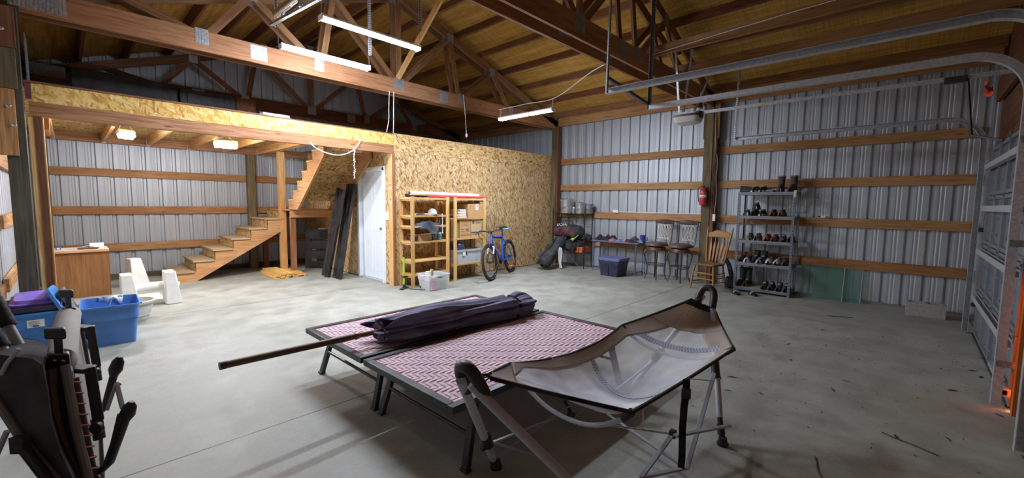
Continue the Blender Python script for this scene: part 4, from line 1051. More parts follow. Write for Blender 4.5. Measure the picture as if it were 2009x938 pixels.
def crumple(name, label, c, size, m, seed, cat, drape=0, kind=None, group=None, nz=.35, grid=26):
    """a heap of cloth: a wrinkled dome with a flat base"""
    c = V(c)
    def f(u, v):
        x, y = 2*u-1, 2*v-1; r = max(abs(x), abs(y)); rr = math.sqrt(x*x+y*y)+1e-6; k = r/rr; x, y = x*k, y*k
        q = math.sqrt(x*x+y*y); n = mnoise.noise(V((x*2.2+seed, y*2.2, seed*1.7))); n2 = mnoise.noise(V((x*6+seed, y*6, seed)))
        h = max(0, 1-q**2.6)*(.72+nz*1.2*n)+.09*n2*(1-q)
        e = 1+.22*mnoise.noise(V((math.atan2(y, x)*1.3+seed, seed, 1)))
        z = max(.002, h)*size[2] if q < .985 else 0
        return c + V((x*size[0]*e, y*size[1]*e - 0, z - drape*max(0, (-y-.55))*(1 if y < -.55 else 0)*(1.2+.6*math.sin(x*5))))
    b = MB(); b.surf(f, grid, grid)
    o = single(name, b, m, label, cat, group, solid=.004, angle=60)
    if kind: o['kind'] = kind
    return o
crumple('jacket', 'dark slate jacket drooping over the third shelf of the left pine unit', (4.46, 6.33, 1.09), (.3, .12, .1), cloth('slate_cloth', '3b4150', .3), 2.1, 'jacket', drape=.3)
DENIM = cloth('dark_knit', '34302f')
crumple('work_gloves', 'dark crumpled gloves left of the grey cap on the pine shelf', (4.34, 6.36, 1.275), (.13, .09, .05), DENIM, 4.4, 'gloves')
random.seed(3)
for k, (x, dy, c) in enumerate(((4.16,.0,'e2d2a8'),(4.245,.02,'d8c9a0'),(4.41,-.03,'e9e2cc'),(4.5,-.02,'cbb98e'))):
    b = MB(); b.rbox((x, 6.33+dy, 1.285), (.05+.01*k, .035, .03), (0, 0, 17*k-20)); single('wood_offcut', b, plain('offcut_%s' % 'abcd'[k], c, .7), ['small cream wood offcut at the left end of the pine shelf', 'small tan wood offcut behind the front post of the pine shelf', 'cream wood offcut in front of the dark gloves', 'tan wood offcut beside the grey cap'][k], 'offcut', bevel=.004)
CARD = plain('corrugated_card', 'c79a62', .8, var=.1, scale=9); CARD_D = plain('dark_card', 'a27847', .8)
def carton(label, x0, x1, y0, y1, z0, z1, m=CARD, rz=0, parts=()):
    t = thing('cardboard_box', label, 'box', ((x0+x1)/2, (y0+y1)/2, z0)); c = V(((x0+x1)/2, (y0+y1)/2, 0)); M = TR(*c) @ RZ(rz) @ TR(*-c)
    b = MB(); b.box(x0, x1, y0, y1, z0, z1); b.xform(M); build('carton', b, m, t, bevel=.003)
    b = MB(); b.box((x0+x1)/2-.002, (x0+x1)/2+.002, y0-.0005, y1, z1, z1+.001); b.box((x0+x1)/2-.025, (x0+x1)/2+.025, y0, y1, z1, z1+.0008); b.xform(M); build('tape', b, plain('tape_tan', 'b98f58', .3) if 'tape_tan' not in bpy.data.materials else bpy.data.materials['tape_tan'], t)
    return t, M
ob = thing('open_carton', 'open cardboard box with flaps up on the fourth shelf', 'box', (4.37, 6.32, .812)); x0, x1, y0, y1, z0, z1 = 4.25, 4.52, 6.275, 6.5, .812, .925
b = MB(); b.box(x0, x1, y0, y0+.004, z0, z1); b.box(x0, x1, y1-.004, y1, z0, z1); b.box(x0, x0+.004, y0, y1, z0, z1); b.box(x1-.004, x1, y0, y1, z0, z1); b.box(x0, x1, y0, y1, z0, z0+.004); build('carton', b, CARD, ob)
for P in (((x0,y0,z1),(x1,y0,z1),(x1+.05,y0-.085,z1+.025),(x0+.0,y0-.085,z1+.02)), ((x0,y1,z1),(x0,y0,z1),(x0-.11,y0+.02,z1+.005),(x0-.1,y1,z1+.01)), ((x1,y0,z1),(x1,y1,z1),(x1+.08,y1,z1-.03),(x1+.08,y0+.03,z1-.03))):
    b = MB(); b.add(P, [[0,1,2,3]]); build('flap', b, CARD, ob, solid=.004)
for k in range(3):
    M = TR(4.12+.05*k, 6.33, .811); b = MB(); b.lathe([(.021,0),(.022,.004),(.022,.075),(.019,.082),(.0,.083)], M, 14, cap=False); single('small_can', b, plain('can_blue' if k < 2 else 'can_violet', '3d4a8c' if k < 2 else '54407c', .35, .3), ['blue can at the left end of the fourth pine shelf', 'blue can in the middle of three by the open carton', 'violet can next to the open carton'][k], 'can')
jar = thing('jar', 'teal jar with a white lid on the fourth pine shelf', 'jar', (4.72, 6.33, .812)); M = TR(4.72, 6.33, .812)
b = MB(); b.lathe([(.04,0),(.045,.006),(.047,.05),(.045,.1),(.036,.112),(0,.112)], M, 18, cap=False); build('body', b, plain('teal_plastic', '5f9aa3', .3), jar)
b = MB(); b.lathe([(.034,.112),(.035,.113),(.035,.135),(.026,.142),(0,.143)], M, 18, cap=False); build('lid', b, WHITE_PLASTIC, jar)
ch = single('pull_chain', MB().tube(spline([(4.735, 6.262, 1.3), (4.737, 6.245, 1.25), (4.735, 6.246, 1.1), (4.738, 6.246, .99), (4.735, 6.246, .955)], 4), .006, 6).ball((4.735, 6.246, .945), (.014,.014,.02), 10), WHITE_PLASTIC, 'white cord dangling from the second pine shelf over the teal jar', 'cord')
b = MB(); b.rbox((4.6, 6.36, .835), (.09, .1, .045), (0,0,12)); single('dark_pouch', b, cloth('pouch_navy', '25253a'), 'dark pouch between the open carton and the teal jar', 'pouch', bevel=.012)
# right unit
c1, M1_ = carton('cardboard box with a white sticker on the upper right pine shelf', 5.38, 5.79, 6.275, 6.6, 1.211, 1.475)
b = MB(); b.box(5.575, 5.64, 6.2738, 6.2748, 1.36, 1.47); s_ = build('sticker', b, WHITE_PLASTIC, c1); b = MB(); b.tube([(5.607+.012*math.cos(a), 6.273, 1.44+.016*math.sin(a)) for a in [2*PI*i/14 for i in range(14)]], .004, 5, True); build('sticker_print', b, plain('red_ink', 'c2343c'), s_)
b = MB(); b.box(5.41, 5.415, 6.2738, 6.2748, 1.38, 1.45); b.box(5.43, 5.435, 6.2738, 6.2748, 1.38, 1.45); b.box(5.44, 5.445, 6.2738, 6.2748, 1.36, 1.46); b.box(5.66, 5.79, 6.2738, 6.2748, 1.355, 1.358); build('box_print', b, CARD_D, c1)
c2, _ = carton('small photo print carton on the stickered cardboard box', 5.55, 5.73, 6.32, 6.5, 1.477, 1.572 if 0 else 1.548, plain('pale_card', 'd9c3a0', .7))
b = MB(); b.box(5.565, 5.70, 6.3185, 6.3195, 1.487, 1.54); build('box_print', b, plain('print_dark', '4c4a52'), c2)
for k, (z, w, c, lab) in enumerate(((1.211, .3, '4b3f7a', 'purple book at the bottom of the short stack by the box'), (1.247, .27, 'd8b98c', 'tan book in the short stack beside the stickered box'), (1.295, .25, 'c9a06a', 'thick brown book in the short stack beside the stickered box'), (1.345, .2, 'e9e9ea', 'white book on top of the short stack by the box'))):
    h = (.034, .046, .048, .03)[k]; bk = thing('book', lab, 'book', (5.22, 6.4, z)); M = TR(5.21+.01*k, 6.39, z) @ RZ(-4+5*k)
    b = MB(); b.box(-w/2, w/2, -.1, .1, 0, .003); b.box(-w/2, w/2, -.1, .1, h-.003, h); b.box(-w/2, -w/2+.004, -.1, .1, 0, h); b.xform(M); build('cover', b, plain('cover_%d' % k if 0 else 'book_cover_' + 'abcd'[k], c, .5), bk)
    b = MB(); b.box(-w/2+.004, w/2-.006, -.096, .096, .003, h-.003); b.xform(M); build('pages', b, plain('paper', 'efe9da', .8) if 'paper' not in bpy.data.materials else bpy.data.materials['paper'], bk)
b = MB(); b.ball((5.24, 6.42, 1.392), (.07,.06,.018), 12); single('dark_pouch', b, DENIM, 'black pouch lying on the white book', 'pouch')
INK = plain('green_ink', '5f6b4a', .7); INK2 = plain('dark_ink', '3d5148', .7)
c3, _ = carton('large cardboard box behind the front post of the right pine unit', 4.99 if 0 else 5.0, 5.16, 6.3, 6.6, .827, 1.16, plain('olive_card', 'b0945c', .8))
c4, _ = carton('large cardboard box with green printing on the right pine shelf', 5.17, 5.45, 6.28, 6.6, .827, 1.165)
b = MB()
for x0_, x1_, z0_, z1_ in ((5.26,5.36,1.135,1.139),(5.26,5.37,1.085,1.089),(5.25,5.37,1.062,1.065),(5.2,5.29,.985,.99),(5.2,5.29,.94,.944),(5.33,5.39,.96,1.0),(5.34,5.43,.94,.944),(5.2,5.42,.872,.882)): b.box(x0_, x1_, 6.278, 6.2795, z0_, z1_)
build('box_print', b, INK, c4)
c5, _ = carton('cardboard box printed SMALL with a green square', 5.46, 5.735, 6.28, 6.6, .827, 1.175, plain('light_card', 'd3b184', .8, var=.08))
b = MB(); b.box(5.49, 5.54, 6.278, 6.2795, 1.09, 1.15); b.box(5.46, 5.735, 6.278, 6.2795, .905, .93); b.box(5.46, 5.735, 6.278, 6.2795, .88, .885); b.box(5.46, 5.735, 6.278, 6.2795, .868, .872); build('box_print', b, INK2, c5)
def text(s, M, size, m, parent, name='lettering', ext=.0006):
    cu = bpy.data.curves.new(name, 'FONT'); cu.body = s; cu.size = size; cu.extrude = ext; cu.align_x = 'CENTER'; cu.align_y = 'CENTER'
    o = bpy.data.objects.new(name, cu); dg = bpy.context.evaluated_depsgraph_get(); COL.objects.link(o); dg.update()
    me = bpy.data.meshes.new_from_object(o.evaluated_get(bpy.context.evaluated_depsgraph_get())); COL.objects.unlink(o); bpy.data.objects.remove(o)
    b = MB(); b.add([M @ v.co for v in me.vertices], [list(p.vertices) for p in me.polygons]); bpy.data.meshes.remove(me)
    return build(name, b, m, parent)
text('SMALL', frame((5.64, 6.2785, 1.105), (1,0,0), (0,0,1), (0,-1,0)), .05, INK2, c5)
# clear bin with contents, helmet
def clear_mat(name, h, a):
    t = NT(name); t.set(.25, 0, .4); t.col(hx(h)); tr = t.n('ShaderNodeBsdfTransparent'); mx = t.n('ShaderNodeMixShader'); mx.inputs[0].default_value = a
    t.l(tr.outputs[0], mx.inputs[1]); t.l(t.b.outputs[0], mx.inputs[2]); t.l(mx.outputs[0], t.out.inputs[0]); return t.mat
CLEAR = clear_mat('frosted_clear_plastic', 'dfe4e6', .5)
cb, MC = tote('wide clear plastic bin of odds and ends under the helmet', (5.41, 6.43, .326), 0, .70, .34, .25, CLEAR, .9, CLEAR, name='clear_bin', cat='bin')
b = MB(); b.box(5.23, 5.29, 6.248, 6.253, .475, .545); o = build('latch', b, WHITE_PLASTIC, cb)
random.seed(8)
for k, (c, lab) in enumerate((('d9dbdc','white bundle inside the clear bin, left end'), ('b7b24a','yellow green bundle in the clear bin'), ('8fa07a','sage bundle in the clear bin near the latch'), ('e3e4e2','white speckled bundle inside the clear bin, right end'), ('6f7276','grey bundle behind the sage one in the clear bin'))):
    b = MB(); b.ball((5.14+.135*k, 6.43, .42+.01*(k%2)), (.075,.1,.075), 12, noise_amp=.4, nf=9); single('packed_cloth', b, plain('packed_' + 'abcde'[k], c, .8, var=.4, scale=40), lab, 'cloth')
hl = thing('bike_helmet', 'navy and black helmet on the clear bin', 'helmet', (5.23, 6.37, .59)); M = TR(5.23, 6.37, .585) @ RZ(15) @ RY(-8)
b = MB(); b.lathe([(.085,0),(.1,.02),(.105,.06),(.09,.11),(.055,.145),(.0,.155)], M, 20, 1.2, .95, cap=False); build('shell', b, plain('helmet_navy', '252f5c', .3), hl, solid=.006)
b = MB()
for s in (-.5, 0, .5): b.tube(spline([M @ V((-.115,s*.09,.04)), M @ V((-.06,s*.09,.13)), M @ V((.03,s*.09,.155)), M @ V((.1,s*.08,.09))], 4), .011, 8, flat=.6)
build('vent_ridge', b, plain('helmet_grey', 'a9adb5', .3), hl)
b = MB(); b.surf(lambda u, v: M @ V((-.105-.06*u, (v-.5)*.16*(1-.25*u), .05+.015*u-.03*(2*v-1)**2)), 3, 8); build('visor', b, BLACK, hl, solid=.005)
b = MB(); b.tube(spline([M @ V((.04,-.09,.02)), M @ V((.05,-.14,-.03)), M @ V((.07,-.125,-.12)), M @ V((.1,-.13,-.13))], 4), .006, 6); build('chin_strap', b, BLACK, hl)
# clear tote on the floor and pump
ct, MT = tote('clear plastic tote of papers on the floor by the left pine shelves', (4.335, 5.98, 0), -3, .44, .40, .27, CLEAR, .82, name='clear_bin', cat='bin')
for (x, y, z, sx, sy, sz, rz, c, lab) in ((4.21,5.95,.01,.09,.3,.2,2,'d9a7b8','pink sheet standing at the left side of the clear floor tote'), (4.3,5.87,.01,.1,.1,.23,8,'eef0ee','white papers standing in the clear floor tote'), (4.42,5.9,.01,.12,.12,.14,20,'8d9196','grey pouch in the clear floor tote behind the handle'), (4.4,6.07,.01,.18,.12,.2,0,'a9a9a6','grey box inside the back of the clear floor tote'), (4.33,6.02,.1,.035,.05,.24,15,'a88c6a','brown packet poking out of the clear floor tote'), (4.26,6.02,.08,.1,.02,.23,-20,'f3f4ee','white booklet sticking up in the clear floor tote')):
    b = MB(); b.rbox((x, y, z+sz/2), (sx, sy, sz), (0, 0, rz)); single('packed_item', b, plain('packed_item_' + lab[:4] + str(int(x*100)) if 0 else 'packed_' + lab.split()[0] + '_' + lab.split()[1], c, .7), lab, 'packet', bevel=.006)
b = MB(); b.tube([(4.275, 5.99, .30), (4.285, 5.985, .301)], .032, 14); single('green_disc', b, plain('lime_print', 'a9cc3a', .5), 'round lime green disc on the white booklet in the floor tote', 'disc')
b = MB(); M = MT @ TR(.0, -.2, .225); b.box(-.045, .045, -.012, .0, -.006, .006); b.xform(M); build('handle_slot', b, BLACK, ct)
pm = thing('bike_pump', 'lime green bike floor pump beside the left pine shelves', 'pump', (3.97, 6.33, 0)); px_, py_ = 3.955, 6.31
b = MB(); b.tube([(px_, py_, .07), (px_, py_, .56)], .018, 14); build('barrel', b, plain('lime_paint', '9ccf2f', .35), pm)
b = MB(); b.tube([(px_, py_, .56), (px_, py_, .585)], .02, 12); b.tube([(px_, py_, .58), (px_, py_, .68)], .012, 10); b.tube([(px_-.06, py_-.06, .71), (px_-.03, py_-.03, .688), (px_, py_, .684), (px_+.03, py_+.03, .688), (px_+.06, py_+.06, .71)], .013, 10); build('handle', b, BLACK, pm)
b = MB(); b.tube([(px_, py_, .0), (px_, py_, .08)], .024, 12); b.rbox((px_, py_, .012), (.24, .07, .02), (0,0,35)); build('foot', b, BLACK, pm, bevel=.004)
b = MB(); b.tube([(px_, py_, .2), (px_, py_, .225)], .024, 12); b.rbox((px_+.035, py_-.02, .215), (.05,.025,.02)); b.rbox((px_+.045, py_-.03, .15), (.02,.02,.09), (0,15,0)); build('gauge_clip', b, BLACK, pm)
b = MB(); b.tube(spline([(px_+.02, py_-.02, .05), (px_+.06, py_-.12, .012), (px_+.15, py_-.3, .008), (px_+.24, py_-.33, .008), (px_+.27, py_-.26, .012), (px_+.22, py_-.2, .03)], 6), .006, 6); b.rbox((px_+.22, py_-.2, .035), (.05,.03,.04)); build('hose', b, BLACK, pm)

# ------------------------------------------------------------------ mountain bike
bk = proto('bicycle', 'blue mountain bike with orange pedals leaning on the strand board wall', 'bicycle')
BP = plain('blue_frame_paint', '2f63d6', .25, .2, .05); ORG = plain('orange_plastic', 'f0653a', .4); SILV = plain('silver_fork', 'dfe2e8', .3, .3)
F_, R_, BB = V((0,0,.355)), V((1.13,0,.355)), V((.70,0,.32)); HT, HBt = V((.235,0,.86)), V((.175,0,.70)); ST, SC = V((.80,0,.80)), V((.845,0,.98))
for c in (F_, R_):
    b = MB(); N = 40; b.tube([c+V((math.cos(2*PI*k/N)*.33, 0, math.sin(2*PI*k/N)*.33)) for k in range(N)], .027, 10, True)
    for k in range(64):
        a = 2*PI*k/64; 
        for s in (-1, 1): b.rbox(c+V((math.cos(a)*.353, s*.013, math.sin(a)*.353)), (.012,.012,.014), (0,-math.degrees(a),0))
    w = build('tyre', b, RUBBER, bk)
    b = MB(); b.tube([c+V((math.cos(2*PI*k/N)*.298, 0, math.sin(2*PI*k/N)*.298)) for k in range(N)], .0135, 8, True); build('rim', b, BLACK_MET, bk)
    b = MB()
    for k in range(28):
        a = 2*PI*k/28; a2 = a+(.5 if k % 2 else -.5); b.tube([c+V((math.cos(a2)*.025, .03*(1 if k%4 < 2 else -1), math.sin(a2)*.025)), c+V((math.cos(a)*.29, 0, math.sin(a)*.29))], .0012, 4)
    build('spokes', b, STEEL, bk)
    b = MB(); b.tube([c+V((0,-.055,0)), c+V((0,-.03,0)), c+V((0,.03,0)), c+V((0,.055,0))], [.008,.022,.022,.008], 10); build('hub', b, BLACK_MET, bk)
    b = MB()
    for k in range(10): 
        a = 2*PI*k/10 + .2; b.tube([c+V((math.cos(a+q)*.312, -.0225, math.sin(a+q)*.312)) for q in (0, .06, .12, .18)], .004, 4)
    build('rim_decal', b, ORG, bk)
b = MB()
b.tube([HT+V((-.0,0,.02)), HBt], .026, 12); b.tube([HT+V((0,0,-.035)), ST], .02, 12); b.tube(spline([HBt+V((.0,0,.02)), lerp(HBt, BB, .5)+V((.01,0,-.015)), BB], 5), .03, 12); b.tube([BB, ST], .021, 12)
for s in (-1, 1):
    b.tube([BB+V((0,s*.03,0)), lerp(BB, R_, .45)+V((0,s*.045,-.01)), R_+V((0,s*.058,0))], .013, 8); b.tube([ST+V((0,s*.018,-.05)), lerp(ST, R_, .5)+V((0,s*.05,0)), R_+V((0,s*.058,0))], .009, 8)
b.tube([BB+V((0,-.04,0)), BB+V((0,.04,0))], .027, 12); build('frame', b, BP, bk)
b = MB(); b.tube([lerp(HT, ST, .06)+V((0,0,-.031)), lerp(HT, ST, .9)+V((0,0,-.02))], .0215, 12); build('top_tube_panel', b, BLACK, bk)
b = MB(); d0, d1 = lerp(HBt, BB, .25), lerp(HBt, BB, .62)
for s in (-1, 1):
    for k in range(5): q = lerp(d0, d1, k/4); b.rbox(q+V((.0,s*.031,-.008)), (.03,.004,.022), (0,52,0))
build('frame_decal', b, plain('decal_coral', 'e79aa0', .4), bk)
b = MB(); cr = HBt+V((-.025,0,-.06))
for s in (-1, 1): b.tube([cr+V((.0,s*.06,.0)), lerp(cr+V((0,s*.06,0)), F_+V((0,s*.062,0)), .52)], .0165, 10)
b.tube([cr+V((.01,-.065,.0)), cr+V((.01,.065,.0))], .02, 10); build('fork_stanchion', b, SILV, bk)
b = MB()
for s in (-1, 1): b.tube([lerp(cr+V((0,s*.06,0)), F_+V((0,s*.062,0)), .48), F_+V((0,s*.062,0))], .021, 10)
b.tube([lerp(cr, F_, .5)+V((-.02,-.06,0)), lerp(cr, F_, .42)+V((-.05,0,.03)), lerp(cr, F_, .5)+V((-.02,.06,0))], .012, 8); build('fork_lower', b, BLACK_MET, bk)
hb = HT+V((-.055,0,.085)); b = MB(); b.tube([HT, HT+V((-.01,0,.07)), hb], .018, 10); b.tube(spline([hb+V((.06,-.36,.02)), hb+V((.03,-.2,.025)), hb+V((0,-.05,0)), hb+V((0,.05,0)), hb+V((.03,.2,.025)), hb+V((.06,.36,.02))], 5), .013, 10); build('handlebar', b, BLACK_MET, bk)
for s in (-1, 1):
    b = MB(); b.tube([hb+V((.045,s*.25,.023)), hb+V((.062,s*.375,.02))], .018, 10); build('grip', b, plain('pale_blue_grip', '6fa6e0', .5) if 'pale_blue_grip' not in bpy.data.materials else bpy.data.materials['pale_blue_grip'], bk)
    b = MB(); b.tube([hb+V((.03,s*.2,.02)), hb+V((-.02,s*.24,-.0)), hb+V((-.01,s*.33,-.01))], .006, 6); build('brake_lever', b, BLACK_MET, bk)
b = MB()
for s in (-1, 1): b.tube(spline([hb+V((.02,s*.2,.0)), hb+V((-.1,s*.12,-.04)), HBt+V((-.06,s*.05,.05)), HBt+V((-.0,s*.03,-.05))], 6), .0035, 5)
build('cable', b, BLACK, bk)
b = MB(); b.tube([ST, SC], .0145, 10); build('seat_post', b, BLACK_MET, bk)
b = MB(); b.surf(lambda u, v: SC + V((-.13+.27*u, (v-.5)*2*(.018+.06*max(0, u-.25)**.8*1.15), .028-.05*(2*v-1)**2*(.4+.6*u)+.012*math.sin(u*PI*2+2.5))), 12, 8); build('saddle', b, BLACK, bk, solid=.022)
b = MB(); b.tube([BB+V((0,.05,0)), BB+V((0,.062,0))], .085, 24); b.tube([BB+V((0,.045,0)), BB+V((0,.075,0))], .03, 12); build('chainring', b, BLACK_MET, bk)
ca = V((math.cos(-1.0), 0, math.sin(-1.0)))*.17
for s in (-1, 1):
    e = BB+V((0,s*.075,0))+ca*s*-1 if 0 else BB+V((0,s*.08,0))+ca*(-s)
    b = MB(); b.tube([BB+V((0,s*.07,0)), e], .012, 8); build('crank', b, BLACK_MET, bk)
    b = MB(); q = e+V((0,s*.06,0)); b.rbox(q+V((.045,0,0)), (.014,.085,.02), (0,20,0)); b.rbox(q-V((.045,0,0)), (.014,.085,.02), (0,20,0)); b.rbox(q, (.1,.014,.018), (0,20,0)); b.rbox(q+V((0,.038,0)), (.1,.012,.02), (0,20,0)); b.rbox(q-V((0,.038,0)), (.1,.012,.02), (0,20,0)); build('pedal', b, ORG, bk, bevel=.003)
b = MB(); b.tube([R_+V((0,.03,0)), R_+V((0,.05,0))], .05, 16); build('cassette', b, GALV_DARK, bk)
b = MB(); b.tube([BB+V((0,.058,.082)), R_+V((0,.045,.045))], .003, 5); b.tube([BB+V((0,.058,-.082)), R_+V((.02,.045,-.1)), R_+V((.05,.045,-.04))], .003, 5); build('chain', b, BLACK_MET, bk)
# local x runs from the front wheel to the rear wheel; the bike leans a little towards the wall
pf = V((5.60, 5.83, 0)); dr = V((6.63-5.52, 6.29-5.80, 0)).normalized()
move(bk, None, M=TR(*pf) @ Matrix.Rotation(math.atan2(dr.y, dr.x), 4, 'Z') @ RX(-7) @ TR(0,0,-.001))

# small fittings near the door and under the stairs
for k, z in enumerate((1.72, 1.47)):
    b = MB(); b.box(XP-.0365, XP-.0345, 6.70, 6.755, z, z+.11); o = single('paper_tag', b, WHITE_PLASTIC, ('upper', 'lower')[k] + ' small orange and white tag stapled to the stud beside the white door', 'tag')
    q = MB(); q.box(XP-.0375, XP-.0366, 6.705, 6.75, z+.05, z+.1); build('tag_print', q, ORG, o)
b = MB(); b.rbox((3.6, 8.32, 1.62), (.11, .05, .06), (30,0,10)); b.tube([(3.53, 8.30, 1.60), (3.67, 8.31, 1.62)], .022, 10); single('metal_fitting', b, STEEL, 'small bright metal fitting on the underside of the upper stairs', 'fitting', bevel=.006)
# ------------------------------------------------------------------ cords around the loft
CORDM = WHITE_PLASTIC
single('power_cable', MB().tube(spline([(2.56, 6.60, 2.38), (2.62, 6.6, 2.31), (2.8, 6.6, 2.24), (3.0, 6.6, 2.225), (3.2, 6.61, 2.30), (3.33, 6.62, 2.43), (3.41, 6.64, 2.56)], 6), .008, 6), CORDM, 'white cable hanging in a loop in front of the loft beam', 'cable')
b = MB(); random.seed(2)
for k in range(14): b.tube([(3.245+.012*math.sin(k), 6.615, 2.33-.033*k), (3.255+.014*math.cos(k*1.3), 6.612, 2.315-.033*k), (3.245-.01*math.sin(k*2), 6.615, 2.30-.033*k)], .006, 5)
single('coiled_cord', b, CORDM, 'bundled white cord hanging below the looped cable at the loft', 'cord')
single('hanging_cable', MB().tube(spline([(3.84, 6.51, 3.36), (3.83, 6.52, 3.1), (3.85, 6.56, 2.9), (3.84, 6.62, 2.69)], 5), .006, 6), CORDM, 'left of two white cords dropping from the truss to the loft corner', 'cord')
single('hanging_cable', MB().tube(spline([(3.92, 6.51, 3.36), (3.92, 6.52, 3.1), (3.94, 6.56, 2.85), (3.97, 6.62, 2.69)], 5), .006, 6), CORDM, 'right of two white cords dropping from the truss to the loft corner', 'cord')
o = single('hanging_cable', MB().tube(spline([(5.45, 6.51, 3.6), (5.47, 6.5, 3.4), (5.5, 6.5, 3.1), (5.52, 6.5, 2.86)], 5), .006, 6), CORDM, 'white cord with a plug hanging from the truss over the strand board wall', 'cord')
k = MB(); k.rbox((5.52, 6.5, 2.83), (.03,.03,.06)); k.box(5.512, 5.516, 6.498, 6.502, 2.78, 2.8); k.box(5.524, 5.528, 6.498, 6.502, 2.78, 2.8); build('plug', k, CORDM, o, bevel=.004)
# things stored on the loft
BLK_ = plain('loft_black', '1d1c1e', .5)
b = MB(); b.box(.15, 1.42, 9.3, 9.42, 2.666, 3.46); single('stored_board', b, BLK_, 'long dark panel standing on the loft, left one', 'board', bevel=.01)
b = MB(); b.box(1.45, 2.28, 9.3, 9.42, 2.666, 3.42); b.box(1.55, 2.1, 9.285, 9.3, 3.0, 3.36); single('stored_board', b, BLK_, 'long dark panel standing on the loft, right one with a recessed front', 'board', bevel=.01)
b = MB(); b.box(2.3, 2.62, 9.35, 9.5, 2.666, 3.43); b.box(2.33, 2.59, 9.345, 9.35, 2.8, 3.36); single('fir_box', b, WOOD_RED, 'reddish wooden box on the loft beside the dark panels', 'box')
b = MB(); b.tube([(2.0, 6.85, 2.73), (2.36, 6.85, 2.73)], .035, 12); single('paper_tube', b, plain('cream_tube', 'd6d2bd', .6), 'cream tube lying on the loft edge', 'tube')
b = MB(); b.tube([(1.96, 6.85, 2.731), (1.985, 6.85, 2.731)], .04, 12); single('tape_roll', b, BLACK, 'black and white roll at the end of the cream tube', 'roll')
b = MB(); b.prism([(-.37,0),(.03,0),(.02,.42),(-.03,.47),(-.3,.5)], frame((-.02, 6.72, 2.70), (0,1,0), (0,0,1), (1,0,0)), .01); b.xform(TR(-.19,.35,0)); single('siding_scrap', b, galv('bluish_sheet', '8fa0b4', .4, .6), 'bluish metal sheet leaning on the left post above the loft', 'sheet')
b = MB(); b.bar((.6, 9.6, 3.22), (1.25, 10.05, 3.3), .02, .012); single('metal_rod', b, STEEL, 'thin shining rod in the dark above the loft', 'rod')
# ================================================================== right wall: gear corner
XWALL = XR-.064
WIRE = plain('black_wire', '1a1a1c', .4, .4)
ws = thing('wire_rack', 'black wire shelving rack in the corner carrying metal pails', 'rack', (8.33, 5.92, 0)); wx0, wx1, wy0, wy1 = 8.18, 8.50, 5.45, 6.36
for x in (wx0, wx1):
    for y in (wy0, wy1):
        b = MB(); b.tube([(x, y, 0), (x, y, 1.385)], .0125, 8); b.ball((x, y, 1.39), .014, 8); build('post', b, WIRE, ws)
for z, nm in ((1.27, 'top'), (.64, 'mid'), (.36, 'low')):
    b = MB()
    for (p, q) in (((wx0,wy0),(wx0,wy1)),((wx1,wy0),(wx1,wy1)),((wx0,wy0),(wx1,wy0)),((wx0,wy1),(wx1,wy1))):
        b.tube([(*p, z), (*q, z)], .005, 6); b.tube([(*p, z-.03), (*q, z-.03)], .004, 6)
    for k in range(19): y = wy0+(wy1-wy0)*(k+.5)/19; b.tube([(wx0, y, z+.003), (wx1, y, z+.003)], .0022, 4)
    build('wire_shelf', b, WIRE, ws)
b = MB(); 
for z in (1.02, .98): b.tube([(wx1-.005, wy0, z), (wx1-.005, wy1, z)], .003, 5)
build('back_wire', b, WIRE, ws)
def pail(label, x, y, z, r, h, m, lid=True, rb=.86):
    t = thing('metal_pail', label, 'pail', (x, y, z)); M = TR(x, y, z)
    b = MB(); b.lathe([(r*rb,0),(r*rb+.004,.004),(r*.93,h*.5),(r*.945,h*.52),(r*.94,h*.54),(r,h*.93),(r+.008,h*.94),(r+.008,h),(r-.01,h),(r*rb-.01,.01),(0,.01)], M, 28, cap=False); build('body', b, m, t)
    if lid:
        b = MB(); b.lathe([(r+.012,h-.02),(r+.014,h+.006),(r*.8,h+.025),(r*.3,h+.04),(0,h+.042)], M, 28, cap=False); b.tube(spline([M @ V((0,-.035,h+.038)), M @ V((0,-.03,h+.075)), M @ V((0,.03,h+.075)), M @ V((0,.035,h+.038))], 4), .007, 6); build('lid', b, m, t)
    b = MB()
    for s in (-1, 1): b.lathe([(.018,0),(.018,.012),(0,.014)], M @ TR(0, s*(r-.002), h*.78) @ RX(-90*s), 10)
    b.tube(spline([M @ V((-.0, -r-.012, h*.78)), M @ V((-r*.9, -r*.75, h*.5)), M @ V((-r*1.06, 0, h*.4)), M @ V((-r*.9, r*.75, h*.5)), M @ V((0, r+.012, h*.78))], 6), .003, 5); build('bail_handle', b, STEEL, t)
    return t
PAIL = galv('pail_tin', 'd0d4d8', .3, .75)
pail('tall lidded galvanised pail on top of the black wire rack', 8.34, 6.07, 1.276, .165, .32, PAIL)
pail('shorter lidded tin pail on the wire rack, nearer the table', 8.33, 5.67, 1.276, .125, .235, PAIL)
pail('dark open pail behind the shorter tin pail', 8.43, 5.5, 1.276, .10, .22, GALV_DARK, False)
cn = thing('tin_canister', 'small pale tin canister between the two lidded pails', 'canister', (8.32, 5.86, 1.276)); M = TR(8.32, 5.86, 1.276)
b = MB(); b.lathe([(.042,0),(.044,.003),(.044,.1),(.03,.115),(.0,.116)], M, 16, cap=False); build('body', b, PAIL, cn); b = MB(); b.lathe([(.026,.115),(.028,.118),(.028,.15),(0,.156)], M, 14, cap=False); build('cap', b, WHITE_PLASTIC, cn)
